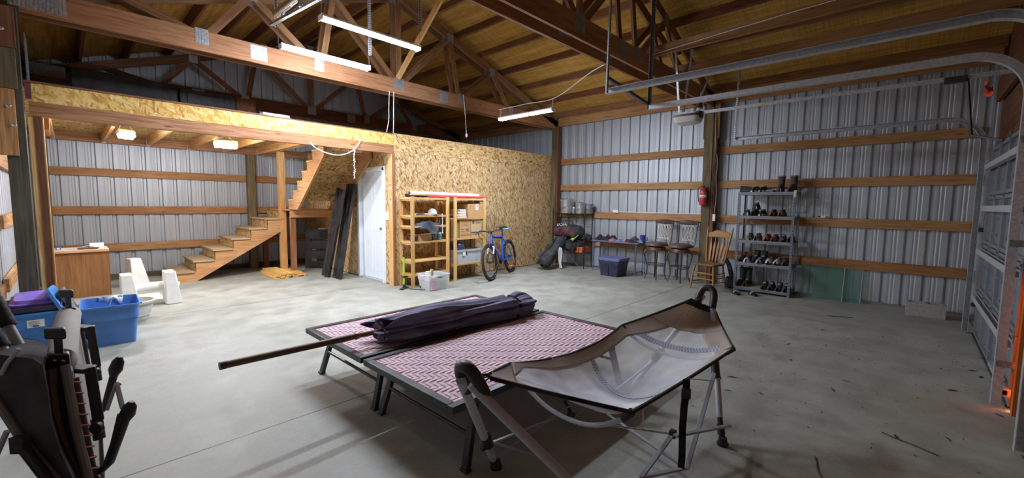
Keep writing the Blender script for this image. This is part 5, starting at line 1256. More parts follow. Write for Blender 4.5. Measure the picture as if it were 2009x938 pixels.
# duffel with white lettering
df = thing('duffel_bag', 'black and maroon duffel bag with white lettering on the wire rack', 'bag', (8.3, 5.97, .66))
def duf(u, v):
    a = 2*PI*v; y = 6.42-.9*u; e = (1-abs(2*u-1)**4)**.5 if 0 < u < 1 else 0
    n = mnoise.noise(V((u*5, math.cos(a), math.sin(a))))*.16+1; r = .165*e*n
    return V((8.28+math.cos(a)*r*1.05, y, .86-.03*u+math.sin(a)*r*1.05))
b = MB(); b.surf(duf, 28, 24); build('body', b, cloth('duffel_black', '1c191c', .3), df)
b = MB(); b.surf(lambda u, v: duf(.1+.72*u, .38+.24*v)+V((-.006,0,0)), 20, 8); build('maroon_panel', b, cloth('duffel_maroon', '5a2c30', .3), df, solid=.004)
b = MB(); b.tube(spline([duf(.3,.36)+V((-.01,0,0)), duf(.33,.28)+V((-.02,0,.06)), duf(.5,.24)+V((-.02,0,.09)), duf(.67,.28)+V((-.02,0,.06)), duf(.7,.36)+V((-.01,0,0))], 5), .01, 6); build('carry_strap', b, cloth('duffel_strap', '232024'), df)
p0 = duf(.36, .335)+V((-.012,0,0.004)); text('UCAN', frame(p0, (0,-1,0), (.55,0,.83), (-.83,0,.55)), .105, WHITE_PLASTIC, df, ext=.002)
DARKG = cloth('dark_grey_nylon', '35363a', .35); BLKN = cloth('black_nylon', '1d1d20', .3); GREYB = cloth('steel_blue_nylon', '4a4f5c', .35)
def sack(name, label, c, r, m, seed, cat='bag', rot=0, amp=.5):
    b = MB(); b.ball((0,0,0), r, 22, noise_amp=amp, nf=5, nrings=14)
    b.v = [V((p.x*(1+.05*math.sin(p.z*60+seed)), p.y, max(-r[2]*.9, p.z))) for p in b.v]; b.xform(TR(*c) @ RZ(rot))
    return single(name, b, m, label, cat, angle=60)
sack('stuff_sack', 'grey sack on the wire rack under the duffel, corner end', (8.3, 6.22, .675), (.14, .13, .04), plain('pale_sack', 'a3a7ad', .8), 1)
sack('camera_bag', 'black padded bag leaning off the wire rack behind the golf bag', (8.07, 5.78, .50), (.09, .17, .15), BLKN, 2)
sack('stuff_sack', 'charcoal sack at the table end of the wire rack', (8.36, 5.5, .715), (.12, .12, .085), DARKG, 3)
b = MB(); b.surf(lambda u, v: V((8.2+.28*v, 5.52+.8*u, .655+.02*math.sin(u*9)*math.sin(v*5)-.16*(1-v)**3*(.6+.4*math.sin(u*7)))), 20, 8); single('tarp', b, DARKG, 'dark grey tarp hanging off the middle rack shelf', 'tarp', solid=.006)
b = MB(); b.bar((8.14, 5.83, .60), (8.17, 5.63, .80), .075, .02, up=(1,0,0)); fl_ = single('swim_fin', b, plain('neon_green', 'b5e23c', .4), 'neon green strip sticking out of the bags on the wire rack', 'strip', bevel=.006)
k = MB(); k.bar((8.135, 5.9, .55), (8.142, 5.82, .61), .03, .022, up=(1,0,0)); build('white_end', k, WHITE_PLASTIC, fl_)
b = MB(); b.box(8.13, 8.45, 5.47, 5.73, .37, .50); bo = single('orange_box', b, plain('orange_foam', 'e0612a', .6), 'bright orange block on the low shelf of the wire rack', 'block', bevel=.012)
k = MB(); k.box(8.127, 8.131, 5.55, 5.57, .375, .495); build('dark_slot', k, BLACK, bo)
# golf bag leaning
gb = thing('golf_bag', 'black golf bag lying back against the strand board corner', 'bag', (7.6, 5.95, 0))
g0, g1 = V((7.34, 5.98, .14)), V((7.98, 5.98, .62)); gd = (g1-g0).normalized(); gs = gd.cross(V((0,0,1))).normalized(); gu = gs.cross(gd)
def gbag(u, v):
    a = 2*PI*v; r = .135*(1+.1*math.sin(u*7)+.10*mnoise.noise(V((u*4, math.cos(a)*1.5, math.sin(a)*1.5))))*(min(1, u*14+.2)); p = lerp(g0-gd*.04, g1, u)+gs*math.cos(a)*r*1.1+gu*math.sin(a)*r
    return V((p.x, p.y, max(.012, p.z)))
b = MB(); b.surf(gbag, 30, 26); build('body', b, cloth('golf_black', '26262b', .35), gb)
for (u, v, s, sz) in ((.25,.62,.16,.075), (.5,.58,.2,.07), (.3,.40,.2,.07), (.62,.38,.16,.06), (.12,.5,.12,.06)):
    b = MB(); c = gbag(u, v); b.ball((0,0,0), (s*.55, sz*1.3, sz*.7), 14, noise_amp=.3); b.xform(frame(c, gd, gs, gu)); b.v = [V((p.x, p.y, max(.014, p.z))) for p in b.v]; build('pocket', b, GREYB if u == .5 else DARKG, gb)
b = MB(); b.tube([g1+gs*math.cos(k*PI/8)*.14+gu*math.sin(k*PI/8)*.13 for k in range(16)], .02, 8, True); build('collar', b, BLACK, gb)
b = MB(); b.tube(spline([gbag(.2,.3)+gu*.02, gbag(.4,.25)+gu*.06, gbag(.7,.25)+gu*.06, gbag(.9,.3)+gu*.02], 5), .016, 8, flat=.4); build('shoulder_strap', b, BLACK, gb)
b = MB(); b.tube([V((8.0, 5.86, .42)), V((8.12, 5.52, .03))], .008, 6); b.ball((8.125, 5.51, .016), .016, 8); build('stand_leg', b, STEEL, gb)
random.seed(4)
for k in range(5):
    b = MB(); off = gs*(-.08+.04*k)+gu*(.02*(k % 2)); e = g1+gd*(.08+.03*(k % 3))+off; b.tube([g1-gd*.1+off, e], .006, 6); b.ball(e, (.035,.028,.045), 10); build('club_head_cover', b, BLKN if k % 2 else DARKG, gb)
b = MB(); b.surf(lambda u, v: V((7.72+.03*math.sin(v*9)+.03*u, 5.80-.025*math.sin(u*6+v*3), .50-.485*u+0))+V((0,.10*(v-.5)*(.6+.6*u),0)), 14, 8); single('white_towel', b, cloth('towel_white', 'e3e1d8', .12), 'white towel hanging down the side of the golf bag', 'towel', solid=.008)
# ------------------------------------------------------------------ folding table with clothes
TBL = plain('blue_grey_table', '6a708f', .4, .1)
ft = thing('folding_table', 'blue grey folding table against the metal wall covered with clothes', 'table', (8.33, 4.66, 0)); tx0, tx1, ty0, ty1, tz = 8.14, 8.52, 4.09, 5.24, .70
b = loft_rects(MB(), [(tx1-tx0,ty1-ty0,.03,-.03),(tx1-tx0+.01,ty1-ty0+.01,.035,-.015),(tx1-tx0,ty1-ty0,.03,0)], True, True); b.xform(TR((tx0+tx1)/2, (ty0+ty1)/2, tz)); build('table_top', b, TBL, ft)
for y in (ty0+.06, ty1-.04):
    for x in (tx0+.03, tx1-.03):
        b = MB(); b.tube([(x, y, tz-.03), (x, y, .0)], .0135, 8); build('leg', b, TBL, ft)
    b = MB(); b.tube([(tx0+.03, y, .07), (tx1-.03, y, .07)], .011, 8); b.tube([(tx0+.03, y, tz-.06), (tx1-.03, y, tz-.06)], .011, 8); build('cross_bar', b, TBL, ft)
for k, (y, x, s, c, sd, lab, nm) in enumerate(((5.1,8.32,(.15,.13,.12),'1e1d22',1.2,'black shirt heaped at the corner end of the folding table','black_shirt'), (4.86,8.35,(.14,.15,.13),'241f24',3.3,'black crumpled jacket on the folding table','black_jacket'), (4.74,8.24,(.1,.1,.06),'c77f86',5.1,'salmon pink cloth beside the black jacket','pink_cloth'), (4.6,8.33,(.14,.14,.045),'8f8fc0',7.7,'lavender cloth lying flat on the folding table','lavender_cloth'), (4.46,8.36,(.12,.1,.06),'d9a9ae',2.6,'pale pink cloth in the middle of the folding table','pale_pink_cloth'), (4.37,8.25,(.1,.1,.07),'5a2830',9.2,'maroon cloth in front of the pale pink cloth','maroon_cloth'), (4.29,8.37,(.12,.12,.12),'4b4a44',4.9,'dark camouflage cap heap near the blue mug','dark_heap'), (4.24,8.22,(.1,.12,.05),'232127',6.4,'black cloth at the stool end of the folding table','black_cloth'), (4.14,8.3,(.08,.09,.06),'7fa3c4',8.3,'pale blue cloth next to the blue mug','pale_blue_cloth'))):
    crumple(nm, lab, (x, y, tz+.001), s, cloth(nm, c, .3), sd, 'clothing', nz=.45)
mg = thing('mug', 'dark blue mug on the folding table beside the stool', 'mug', (8.34, 4.10, tz)); M = TR(8.36, 4.055 if 0 else 4.10, tz+.002)
b = MB(); b.lathe([(.05,0),(.055,.004),(.058,.15),(.06,.155),(.054,.155),(.05,.01),(0,.01)], M, 20, cap=False); build('body', b, plain('cobalt', '2b3a98', .3), mg)
b = MB(); b.tube(spline([M @ V((-.01,-.058,.12)), M @ V((-.01,-.1,.11)), M @ V((-.01,-.105,.06)), M @ V((-.01,-.058,.03))], 4), .009, 8); build('handle', b, bpy.data.materials['cobalt'], mg)
TOTE_N = plain('navy_tote_plastic', '2a2c4c', .45)
bt = thing('lidded_tote', 'navy lidded storage tote on the floor under the folding table', 'tote', (7.93, 4.52, 0)); M = TR(7.93, 4.53, 0)
b = loft_rects(MB(), [(.40,.40,.03,0),(.44,.46,.035,.25),(.455,.475,.035,.26),(.46,.49,.035,.335)], True, True); b.xform(M); build('tub', b, TOTE_N, bt)
b = loft_rects(MB(), [(.475,.515,.04,.33),(.48,.525,.045,.375),(.45,.49,.04,.385),(.42,.45,.04,.378)], True, True); b.xform(M); build('lid', b, plain('slate_blue_lid', '6c74a4', .4), bt)
b = MB(); b.box(-.228, -.222, -.006, .006, .01, .25); b.xform(M); build('seam', b, BLACK, bt)
# ------------------------------------------------------------------ bar stools
IRON = plain('bronzed_iron', '4f453d', .4, .6, .2); IRON_L = plain('pewter_scroll', 'd9d5cc', .35, .2); LEATH = plain('brown_leather', '5a4237', .4, var=.2)
sl = proto('bar_stool', 'x', 'stool')
for a in (45, 135, 225, 315):
    c, s = math.cos(rad(a)), math.sin(rad(a)); P = [(r*c, r*s, z) for r, z in ((.165,.615),(.215,.56),(.225,.48),(.19,.36),(.165,.22),(.175,.1),(.215,.0))]
    b = MB(); b.tube(spline(P, 5), [.017]*12+[.014]*(5*6+1-12), 8, flat=.75); build('leg', b, IRON, sl)
b = MB(); b.tube([(.185*math.cos(2*PI*k/32), .185*math.sin(2*PI*k/32), .30) for k in range(32)], .009, 8, True); b.tube([(.175*math.cos(2*PI*k/32), .175*math.sin(2*PI*k/32), .275) for k in range(32)], .006, 6, True); build('foot_ring', b, IRON, sl)
b = MB(); b.lathe([(.16,.585),(.18,.6),(.185,.64),(.18,.65),(.1,.66),(.1,.675),(0,.675)], None, 28); b.tube([(.19*math.cos(2*PI*k/32), .19*math.sin(2*PI*k/32), .60) for k in range(32)], .008, 6, True); build('apron', b, plain('bronze_apron', '7a5a45', .35, .5), sl)
b = MB(); b.lathe([(.2,.675),(.215,.685),(.222,.70),(.22,.715),(.205,.735),(.14,.755),(0,.762)], None, 32, cap=False); b.tube([(.214*math.cos(2*PI*k/36), .214*math.sin(2*PI*k/36), .69) for k in range(36)], .008, 6, True); build('seat_cushion', b, LEATH, sl)
for s in (-1, 1):
    b = MB(); b.tube(spline([(.13, s*.17, .68), (.19, s*.185, .75), (.215, s*.19, .9), (.225, s*.2, 1.08), (.245, s*.205, 1.18)], 5), .0115, 8); build('back_post', b, IRON, sl)
b = MB(); b.surf(lambda u, v: V((.235+.03*(1-(2*u-1)**2)-.0, (u-.5)*.42, 1.115+.075*v+.012*(1-(2*u-1)**2)*v)), 14, 3); build('top_rail', b, plain('dark_walnut', '4a2f28', .35), sl, solid=.022)
b = MB(); 
for z in (1.10, .80): b.tube(spline([(.225, -.2, z), (.25, 0, z), (.225, .2, z)], 6), .007, 6)
for k, y in enumerate((-.1, -.035, .035, .1)): b.tube([(.238, y+.055*math.cos(a), .95+.135*math.sin(a)) for a in [2*PI*i/24 for i in range(24)]], .0085, 6, True)
for s in (-1, 1): b.tube(spline([(.232, s*.17, 1.08), (.235, s*.13, 1.06), (.236, s*.15, 1.03), (.234, s*.175, 1.05)], 4), .005, 5)
b.ball((.236, 0, .95), .012, 8); build('back_scroll', b, IRON_L, sl)
sl['label'] = 'bar stool with scrolled back beside the folding table, left of the pair'
dup(sl, (8.19, 3.24, 0), rad(-14), 'bar stool with scrolled back beside the treated post, right of the pair')
move(sl, (8.19, 3.72, 0), rad(-16))
# ------------------------------------------------------------------ press-back chair
wc = proto('dining_chair', 'varnished oak spindle back chair standing by the treated post', 'chair'); sw = .21
b = MB(); b.surf(lambda u, v: V((-.2+.4*u, (v-.5)*2*sw*(1.02-.12*u)*(1-.12*abs(2*u-1)**5), .452-.014*math.sin(u*PI)*math.sin(v*PI))), 12, 12); build('seat', b, wood('worn_oak_seat', 'a98257', '5a4330', knots=False), wc, solid=.03, bevel=.008)
for s in (-1, 1):
    b = MB(); b.tube([(-.165, s*.175, .44), (-.185, s*.19, .3), (-.19, s*.195, .28), (-.2, s*.205, .16), (-.215, s*.215, 0)], [.017,.021,.016,.019,.012], 10); build('leg', b, WOOD_CHAIR, wc)
    b = MB(); b.tube([(.165, s*.155, .44), (.19, s*.17, .25), (.235, s*.18, 0)], [.016,.018,.012], 10); build('leg', b, WOOD_CHAIR, wc)
    b = MB(); b.tube([(.175, s*.165, .45), (.2, s*.19, .62), (.24, s*.215, .85), (.285, s*.23, 1.05), (.295, s*.232, 1.075), (.3,s*.233,1.1)], [.016,.017,.016,.017,.011,.013], 10); build('back_post', b, WOOD_CHAIR, wc)
    for z in (.13, .21, .29): 
        b = MB(); x0_ = -.2-.015*(.2-z)/.2; b.tube([(-.2, s*.203, z), (.21, s*.173, z)], .008, 8); build('stretcher', b, WOOD_CHAIR, wc)
for z in (.2, .3): 
    b = MB(); b.tube([(-.195, -.2, z), (-.198, 0, z), (-.195, .2, z)], [.009,.013,.009], 8); build('stretcher', b, WOOD_CHAIR, wc)
b = MB(); b.tube([(.21, -.17, .22), (.21, .17, .22)], .009, 8); build('stretcher', b, WOOD_CHAIR, wc)
b = MB(); b.surf(lambda u, v: V((.262+.02*v+.035*(1-(2*u-1)**2), (u-.5)*.44, .915+v*(.085+.055*(1-(2*u-1)**2)**1.6+.012*math.cos(u*6*PI)*(1-abs(2*u-1))))), 30, 4); build('crest_rail', b, WOOD_CHAIR, wc, solid=.02)
for k in range(5):
    f = (k-2)/2; p, q = V((.165, f*.115, .46)), V((.285+.0, f*.155, .925)); d = q-p; sd = V((0,1,0)); n = d.cross(sd).normalized()
    prof = [(0,.006),(.05,.007),(.12,.014),(.42,.02),(.62,.022),(.74,.016),(.84,.006),(1,.006)]
    poly = [(w, t*d.length) for t, w in prof]+[(-w, t*d.length) for t, w in prof[::-1]]
    b = MB(); b.prism(poly, frame(p-n*.005, sd, d.normalized(), sd.cross(d.normalized())), .011); build('spindle', b, WOOD_CHAIR, wc, bevel=.002)
move(wc, (7.9, 2.585, 0), rad(-13))
# extinguisher
fx, fy, fz = XR-.29, 2.9, 1.5
ex = thing('fire_extinguisher', 'red fire extinguisher hung on the treated post', 'extinguisher', (fx, fy, fz)); M = TR(fx, fy, fz)
RED = plain('fire_red', 'c22a2c', .3)
b = MB(); b.lathe([(.05,0),(.062,.01),(.064,.03),(.064,.26),(.055,.295),(.03,.32),(.022,.325),(.022,.335),(0,.335)], M, 24, cap=False); build('cylinder', b, RED, ex)
b = MB(); b.lathe([(.0655,.15),(.0655,.235)], M, 24, cap=False); o = build('label_band', b, WHITE_PLASTIC, ex); b = MB(); b.lathe([(.0662,.20),(.0662,.23)], M, 24, cap=False)
for k in range(9): b.rbox(M @ V((-.066*math.cos(.25*k-1), .066*math.sin(.25*k-1), .168)), (.004,.01,.014))
build('label_print', b, plain('label_red', 'a8343c', .5), o)
b = MB(); b.lathe([(.02,.33),(.024,.335),(.024,.36),(.012,.37),(0,.37)], M, 14); b.bar(M @ V((0,0,.365)), M @ V((-.02,-.1,.405)), .02, .006); b.bar(M @ V((0,0,.35)), M @ V((-.01,-.09,.355)), .02, .006); build('valve', b, BLACK_MET, ex)
b = MB(); b.tube(spline([M @ V((0,.02,.35)), M @ V((-.02,.085,.33)), M @ V((-.02,.09,.2)), M @ V((-.02,.078,.1)), M @ V((-.02,.07,.06))], 5), .009, 8); build('hose', b, BLACK, ex)
b = MB(); b.box(fx+.06, XR-.2155, fy-.03, fy+.03, fz+.02, fz+.32); build('wall_bracket', b, BLACK_MET, ex)
# ------------------------------------------------------------------ shoe rack
SH = plain('grey_shelf_steel', '7d8490', .4, .5, .1); SHD = plain('punched_slot', '24262b', .7); PBOARD = plain('particle_board', 'a2937c', .8, scale=60)
sx0, sx1, sy0, sy1 = 8.06, 8.50, 1.37, 2.22
sr = thing('shoe_rack', 'grey steel shelving rack holding rows of shoes', 'rack', (8.28, 1.8, 0)); LV = [1.735, 1.33, .91, .52, .085]
for x, fx_ in ((sx0, 1), (sx1, -1)):
    for y, fy_ in ((sy0, 1), (sy1, -1)):
        b = MB(); b.box(min(x, x+fx_*.003), max(x, x+fx_*.003), min(y, y+fy_*.035), max(y, y+fy_*.035), 0, 1.74); b.box(min(x, x+fx_*.035), max(x, x+fx_*.035), min(y, y+fy_*.003), max(y, y+fy_*.003), 0, 1.74); b.m = 1
        for k in range(34):
            z = .04+.05*k; b.box(x-fx_*.0012 if fx_ > 0 else x, x if fx_ > 0 else x+.0012, min(y+fy_*.012, y+fy_*.022), max(y+fy_*.012, y+fy_*.022), z, z+.022); b.box(min(x+fx_*.012, x+fx_*.022), max(x+fx_*.012, x+fx_*.022), y-.0012 if fy_ > 0 else y, y if fy_ > 0 else y+.0012, z, z+.022)
        build('upright', b, [SH, SHD], sr)
for z in LV:
    b = MB()
    for x in (sx0+.003, sx1-.02): b.box(x, x+.017, sy0+.036, sy1-.036, z-.05, z-.012); b.box(x, x+.02, sy0+.036, sy1-.036, z-.012, z-.008)
    for y in (sy0+.004, sy1-.02): b.box(sx0+.036, sx1-.036, y, y+.016, z-.05, z-.012)
    build('beam', b, SH, sr)
    b = MB(); b.box(sx0+.004, sx1-.004, sy0+.004, sy1-.004, z-.008, z); build('shelf_board', b, PBOARD, sr)
def shoe(label, x, y, z, cu, cs, L=.28, h=.085, high=0, rz=0, side=1, cl=None, tilt=0, cat='shoe', group=None, toe=None):
    """toe points to -x"""
    t = thing('boot' if high > .12 else 'shoe', label, cat, M=TR(x, y, z) @ RZ(rz) @ RX(tilt), group=group); W = TR(x, y, z) @ RZ(rz) @ RX(tilt); INV[t.name] = W.inverted()
    wf = lambda u: .105*(.72+.5*math.sin(min(1, u*1.6)*PI/2)-.38*max(0, u-.3)) * (1-(max(0, .12-u)/.12)**2*.55)*(1-(max(0, u-.92)/.08)**2*.4)*.5
    def sole(u, v):
        a = 2*PI*v; return W @ V((-L/2+L*u, wf(u)*1.08*math.cos(a)+.01*math.sin(u*3)*side, .012+.0125*(1 if math.sin(a) > 0 else -1)*min(1, abs(math.sin(a))*3)+.012*max(0, .2-u)))
    b = MB(); b.surf(sole, 14, 16); o1 = build('sole', b, mat_s(cs), t)
    hf = lambda u: (.045+.035*min(1, u*2.4)**1.2*(h/.085) + (h-.08)*(1 if u > .45 else u/.45)*.5 + .012*max(0, u-.75)*4)
    def upper(u, v):
        a = PI*(v*1.0); hh = hf(u); w = wf(u); k = math.sin(a)**.8
        return W @ V((-L/2+L*(.02+.96*u), w*math.cos(a)*(1-.25*k)*(1-.1*math.sin(u*3)*0)+.01*math.sin(u*3)*side, .02+hh*k*(1 if u < .985 else .8)))
    b = MB(); b.surf(upper, 18, 14)
    if high:
        r = .048
        P = [(r*1.1,.06),(r,.09),(r*1.02,.5*high+.05),(r*1.18,high),(r*1.2,high+.01),(r*1.02,high+.01),(r*.9,high-.05)]
        b.lathe(P, W @ TR(L*.24, 0, 0), 18, 1.18, .95, cap=False)
    o2 = build('upper', b, mat_u(cu), t)
    if not high:
        b = MB(); b.tube([W @ V((L*.26+.07*math.cos(2*PI*k/18)*1.0, .026*math.sin(2*PI*k/18)+.005*side, .02+hf(.76)*1.0+.006*math.cos(2*PI*k/18))) for k in range(18)], .008, 6, True); build('collar', b, mat_u(cl or '17171a'), t)
    b = MB()
    for k in range(4):
        u = .36+.07*k; zz = .024+hf(u)
        b.tube([W @ V((-L/2+L*u, -.018, zz-.004)), W @ V((-L/2+L*u-.006, .0, zz+.003)), W @ V((-L/2+L*u, .018, zz-.004))], .003, 4)
    build('laces', b, mat_u(cl or 'c9c7c2' if cu < '4' else '26242a'), t)
    if toe:
        b = MB(); b.surf(lambda u, v: upper(.0+.16*u, .02+.96*v)+V((0,0,.0015)), 5, 12); build('toe_cap', b, mat_u(toe), t)
    return t
MU = {}
def mat_u(c):
    if c not in MU: MU[c] = cloth('shoe_cloth_' + c, c, .3, 20, 240, .7)
    return MU[c]
def mat_s(c): 
    k = 's'+c
    if k not in MU: MU[k] = plain('shoe_sole_' + c, c, .7)
    return MU[k]
T, S_, Q, P4, B5 = [z+.001 for z in LV]
shoe('black low shoe lying sideways at the left end of the top shoe shelf', 8.26, 2.12, T, '1d1b1b', '15151a', rz=70, L=.27)
shoe('black sneaker with white trim on the top shelf, left of its pair', 8.2, 1.985, T, '1f1b1e', 'e9e6e2', toe='26222a', cl='e9e6e2')
shoe('black sneaker with white trim on the top shelf, right of its pair', 8.2, 1.875, T, '1f1b1e', 'e9e6e2', toe='26222a', cl='e9e6e2', side=-1)
b = MB(); b.rbox((8.22, 1.765, T+.02), (.2, .12, .035)); single('folded_cloth', b, cloth('grey_fold', '9a9ca2'), 'grey folded cloth on the top shelf before the boots', 'cloth', bevel=.012)
for k, (y, lab) in enumerate(((1.62, 'brown lined winter boot on the top shelf, left of its pair'), (1.455, 'brown lined winter boot on the top shelf, right of its pair'))):
    t = shoe(lab, 8.24, y, T, '4d3b31', '1a1818', L=.31, h=.11, high=.25, cl='22201f', rz=6-10*k, cat='boot')
    b = MB(); W = TR(8.24, y, T) @ RZ(6-10*k); b.tube([W @ V((.31*.24+.062*math.cos(2*PI*i/16), .05*math.sin(2*PI*i/16), .262)) for i in range(16)], .012, 8, True); build('fleece_lining', b, mat_u('8d8680'), t)
b = MB(); b.rbox((8.045, 1.375, 1.70), (.05,.05,.12), (0,10,0)); single('work_glove', b, cloth('glove_white', 'cfcdc8'), 'white work glove tucked over the top right corner of the shoe rack', 'glove', bevel=.016)
shoe('black sneaker with a white stripe, left end of the second shoe shelf', 8.2, 2.09, S_, '221f22', '2a262a', rz=12, cl='e0dcd8')
shoe('black sneaker second from the left on the second shelf', 8.2, 1.975, S_, '25201f', '1b1a1c', rz=-4)
shoe('black sneaker under the stacked one on the second shelf', 8.22, 1.86, S_, '1c1b20', 'c9c5c2', rz=4)
shoe('black chunky shoe stacked on top of the second shelf sneakers', 8.24, 1.96, S_+.105, '1f1c1d', '17171a', h=.1, rz=8)
shoe('olive shoe with an orange tan toe, left of its pair', 8.21, 1.70, S_, '4b4436', '2a2622', toe='b0704c')
shoe('olive shoe with an orange tan toe, right of its pair', 8.21, 1.58, S_, '4f4a38', '2a2622', toe='b0704c', side=-1)
shoe('green shoe on the middle shelf, left of its pair', 8.2, 2.02, Q, '4a5b4a', '8a8f84', rz=8)
shoe('green shoe on the middle shelf, right of its pair', 8.2, 1.915, Q, '566a58', '9aa093', side=-1)
shoe('red and tan shoe on the middle shelf, left of its pair', 8.21, 1.765, Q, 'a83a40', '5a4a3c', toe='b39a6c', cl='c84a52')
shoe('red and tan shoe on the middle shelf, right of its pair', 8.21, 1.66, Q, 'a83a40', '5a4a3c', toe='7c5a40', cl='c84a52', side=-1)
shoe('navy shoe on the middle shelf, left of its pair', 8.2, 1.53, Q, '252a48', '1b1b24', rz=6)
shoe('navy shoe on the middle shelf, right of its pair', 8.2, 1.43, Q, '2a3050', '1b1b24', side=-1)
shoe('brown strappy sandal shoe, left end of the fourth shelf', 8.24, 2.13, P4, '4a3c33', '241f1c', h=.07)
shoe('grey sneaker with a white toe on the fourth shelf', 8.19, 2.03, P4, '6a6878', 'e6e4e6', toe='eceaea', rz=-4)
shoe('black boot on the fourth shelf, left of its pair', 8.26, 1.93, P4, '1b191a', '141416', high=.19, h=.1, cat='boot')
shoe('black boot on the fourth shelf, right of its pair', 8.26, 1.82, P4, '1b191a', '141416', high=.19, h=.1, side=-1, cat='boot')
shoe('black sneaker with a pale toe before the boots on the fourth shelf', 8.14, 1.845, P4, '25242a', '807e82', L=.2, h=.07, toe='bdb8b2')
shoe('olive camouflage shoe behind the white sneakers on the fourth shelf', 8.33, 1.66, P4, '57583f', '4a4838', L=.24)
shoe('white and black sneaker on the fourth shelf, left of its pair', 8.17, 1.70, P4, 'b9b7bb', '38363c', toe='e6e2e0', cl='26242a')
shoe('white and black sneaker on the fourth shelf, right of its pair', 8.17, 1.595, P4, 'b9b7bb', '38363c', toe='e6e2e0', cl='26242a', side=-1)
shoe('dark brown shoe at the right end of the fourth shelf', 8.2, 1.475, P4, '40302c', '2a2422')
for k, y in enumerate((1.76, 1.655, 1.545, 1.44)):
    shoe(('first', 'second', 'third', 'fourth')[k] + ' dark brown shoe from the middle, on the bottom shelf', 8.19, y, B5, '2f2724', '25201e', h=.09, side=1 if k % 2 else -1)
for k, (y, lab) in enumerate(((2.15, 'tall black rubber boot on the bottom shelf, by the left upright'), (2.05, 'tall black rubber boot on the bottom shelf, with the olive foot'))):
    shoe(lab, 8.27, y, B5, '1c1b1b' if k == 0 else '2a2620', '19181a' if k == 0 else '6a6650', high=.30, h=.1, cat='boot', rz=-4)
for k, (x, y, rz, lab) in enumerate(((7.79, 2.10, -32, 'black slide sandal on the floor before the rack, left of its pair'), (7.9, 1.87, -30, 'black slide sandal on the floor before the rack, right of its pair'))):
    t = thing('sandal', lab, 'sandal', (x, y, 0)); W = TR(x, y, 0) @ RZ(rz+65)
    b = MB(); b.surf(lambda u, v: W @ V((-.14+.28*u, .052*math.cos(2*PI*v)*(1-.22*math.cos(u*7)*.4)*math.sin(PI*min(1,max(.0,u*.94+.03)))**.4, .014+.014*max(-1, min(1, 2*math.sin(2*PI*v))))), 18, 14); build('sole', b, RUBBER, t)
    b = MB(); b.surf(lambda u, v: W @ V((-.085+.055*u, .056*math.cos(PI*v), .022+.05*math.sin(PI*v))), 3, 12); build('strap', b, mat_u('8f8d8c'), t, solid=.006)
# black bag behind the chair, leaning tube
vb = thing('black_case', 'black hard case with a long dark tube behind the oak chair', 'case', (8.3, 2.34, 0))
b = MB(); b.rbox((8.3, 2.33, .11), (.2, .16, .2), (0,0,10)); build('case_body', b, BLACK, vb, bevel=.03)
b = MB(); b.tube([(8.32, 2.45, .52), (8.32, 2.38, .42), (8.32, 2.32, .2)], .04, 10); build('tube', b, DARKG, vb)
b = MB(); b.ball((8.195, 2.36, .17), .014, 8); build('clasp', b, STEEL, vb)
# glass sheets leaning on the wall, block, devices
GLS = NT('green_glass'); GLS.set(.08, 0, .6); GLS.col(hx('8aa69d')); tr = GLS.n('ShaderNodeBsdfTransparent'); tr.inputs[0].default_value = hx('edf6f1'); mx = GLS.n('ShaderNodeMixShader'); mx.inputs[0].default_value = .2; GLS.l(tr.outputs[0], mx.inputs[1]); GLS.l(GLS.b.outputs[0], mx.inputs[2]); GLS.l(mx.outputs[0], GLS.out.inputs[0])
def pane(label, y0, y1, xb, h, xt=.012):
    b = MB(); lo, hi = V((xb, (y0+y1)/2, 0)), V((XWALL-xt, (y0+y1)/2, h)); b.bar(lo, hi, y1-y0, .006, up=(1,0,.2)); e = single('glass_sheet', b, GLS.mat, label, 'glass')
    k = MB(); k.bar(lo+V((-.004,-(y1-y0)/2,0)), hi+V((-.004,-(y1-y0)/2,0)), .006, .004, up=(1,0,.2)); build('polished_edge', k, plain('pale_glass_edge', 'c9d6d0', .2) if 'pale_glass_edge' not in bpy.data.materials else bpy.data.materials['pale_glass_edge'], e)
pane('greenish glass sheet leaning on the metal wall, wide front one', .72, 1.3, 8.36, .53, .04)
pane('greenish glass sheet leaning behind, sticking out nearer the block', .5, 1.1, 8.42, .52)
cbk = thing('concrete_block', 'grey hollow concrete block on its side by the garage door track', 'block', (8.2, -.25, 0)); BLKM = plain('cinder', 'a09c95', .9, var=.15, scale=30, bump=.25, bscale=120)
b = MB(); M = TR(8.13, -.22, .0)
for (x0_, x1_, y0_, y1_) in ((-.1,-.065,-.2,.2),(.065,.1,-.2,.2),(-.065,.065,-.2,-.165),(-.065,.065,-.018,.018),(-.065,.065,.165,.2)): b.box(x0_, x1_, y0_, y1_, 0, .19)
b.xform(M); build('block_body', b, BLKM, cbk, bevel=.004)
dv = thing('door_sensor', 'small white and black device on the girt right of the shoe rack', 'device', (8.52, 1.02, 1.317))
b = MB(); b.rbox((8.535, 1.02, 1.335), (.05,.11,.03)); build('body', b, WHITE_PLASTIC, dv, bevel=.005); b = MB(); b.tube([(8.52, 1.1, 1.338), (8.52, 1.12, 1.34)], .012, 8); b.rbox((8.508, 1.0, 1.335), (.004,.05,.018)); build('lens', b, BLACK, dv)
b = MB(); b.rbox((XWALL-.02, 4.86, 1.345), (.04,.13,.065)); o = single('outlet_box', b, WHITE_PLASTIC, 'white outlet box on the girt above the folding table', 'outlet', bevel=.004)
b = MB(); b.rbox((XR-.2, 2.715, 1.27), (.03,.05,.13)); single('outlet_box', b, WHITE_PLASTIC, 'white outlet box on the boards beside the treated post', 'outlet', bevel=.004)
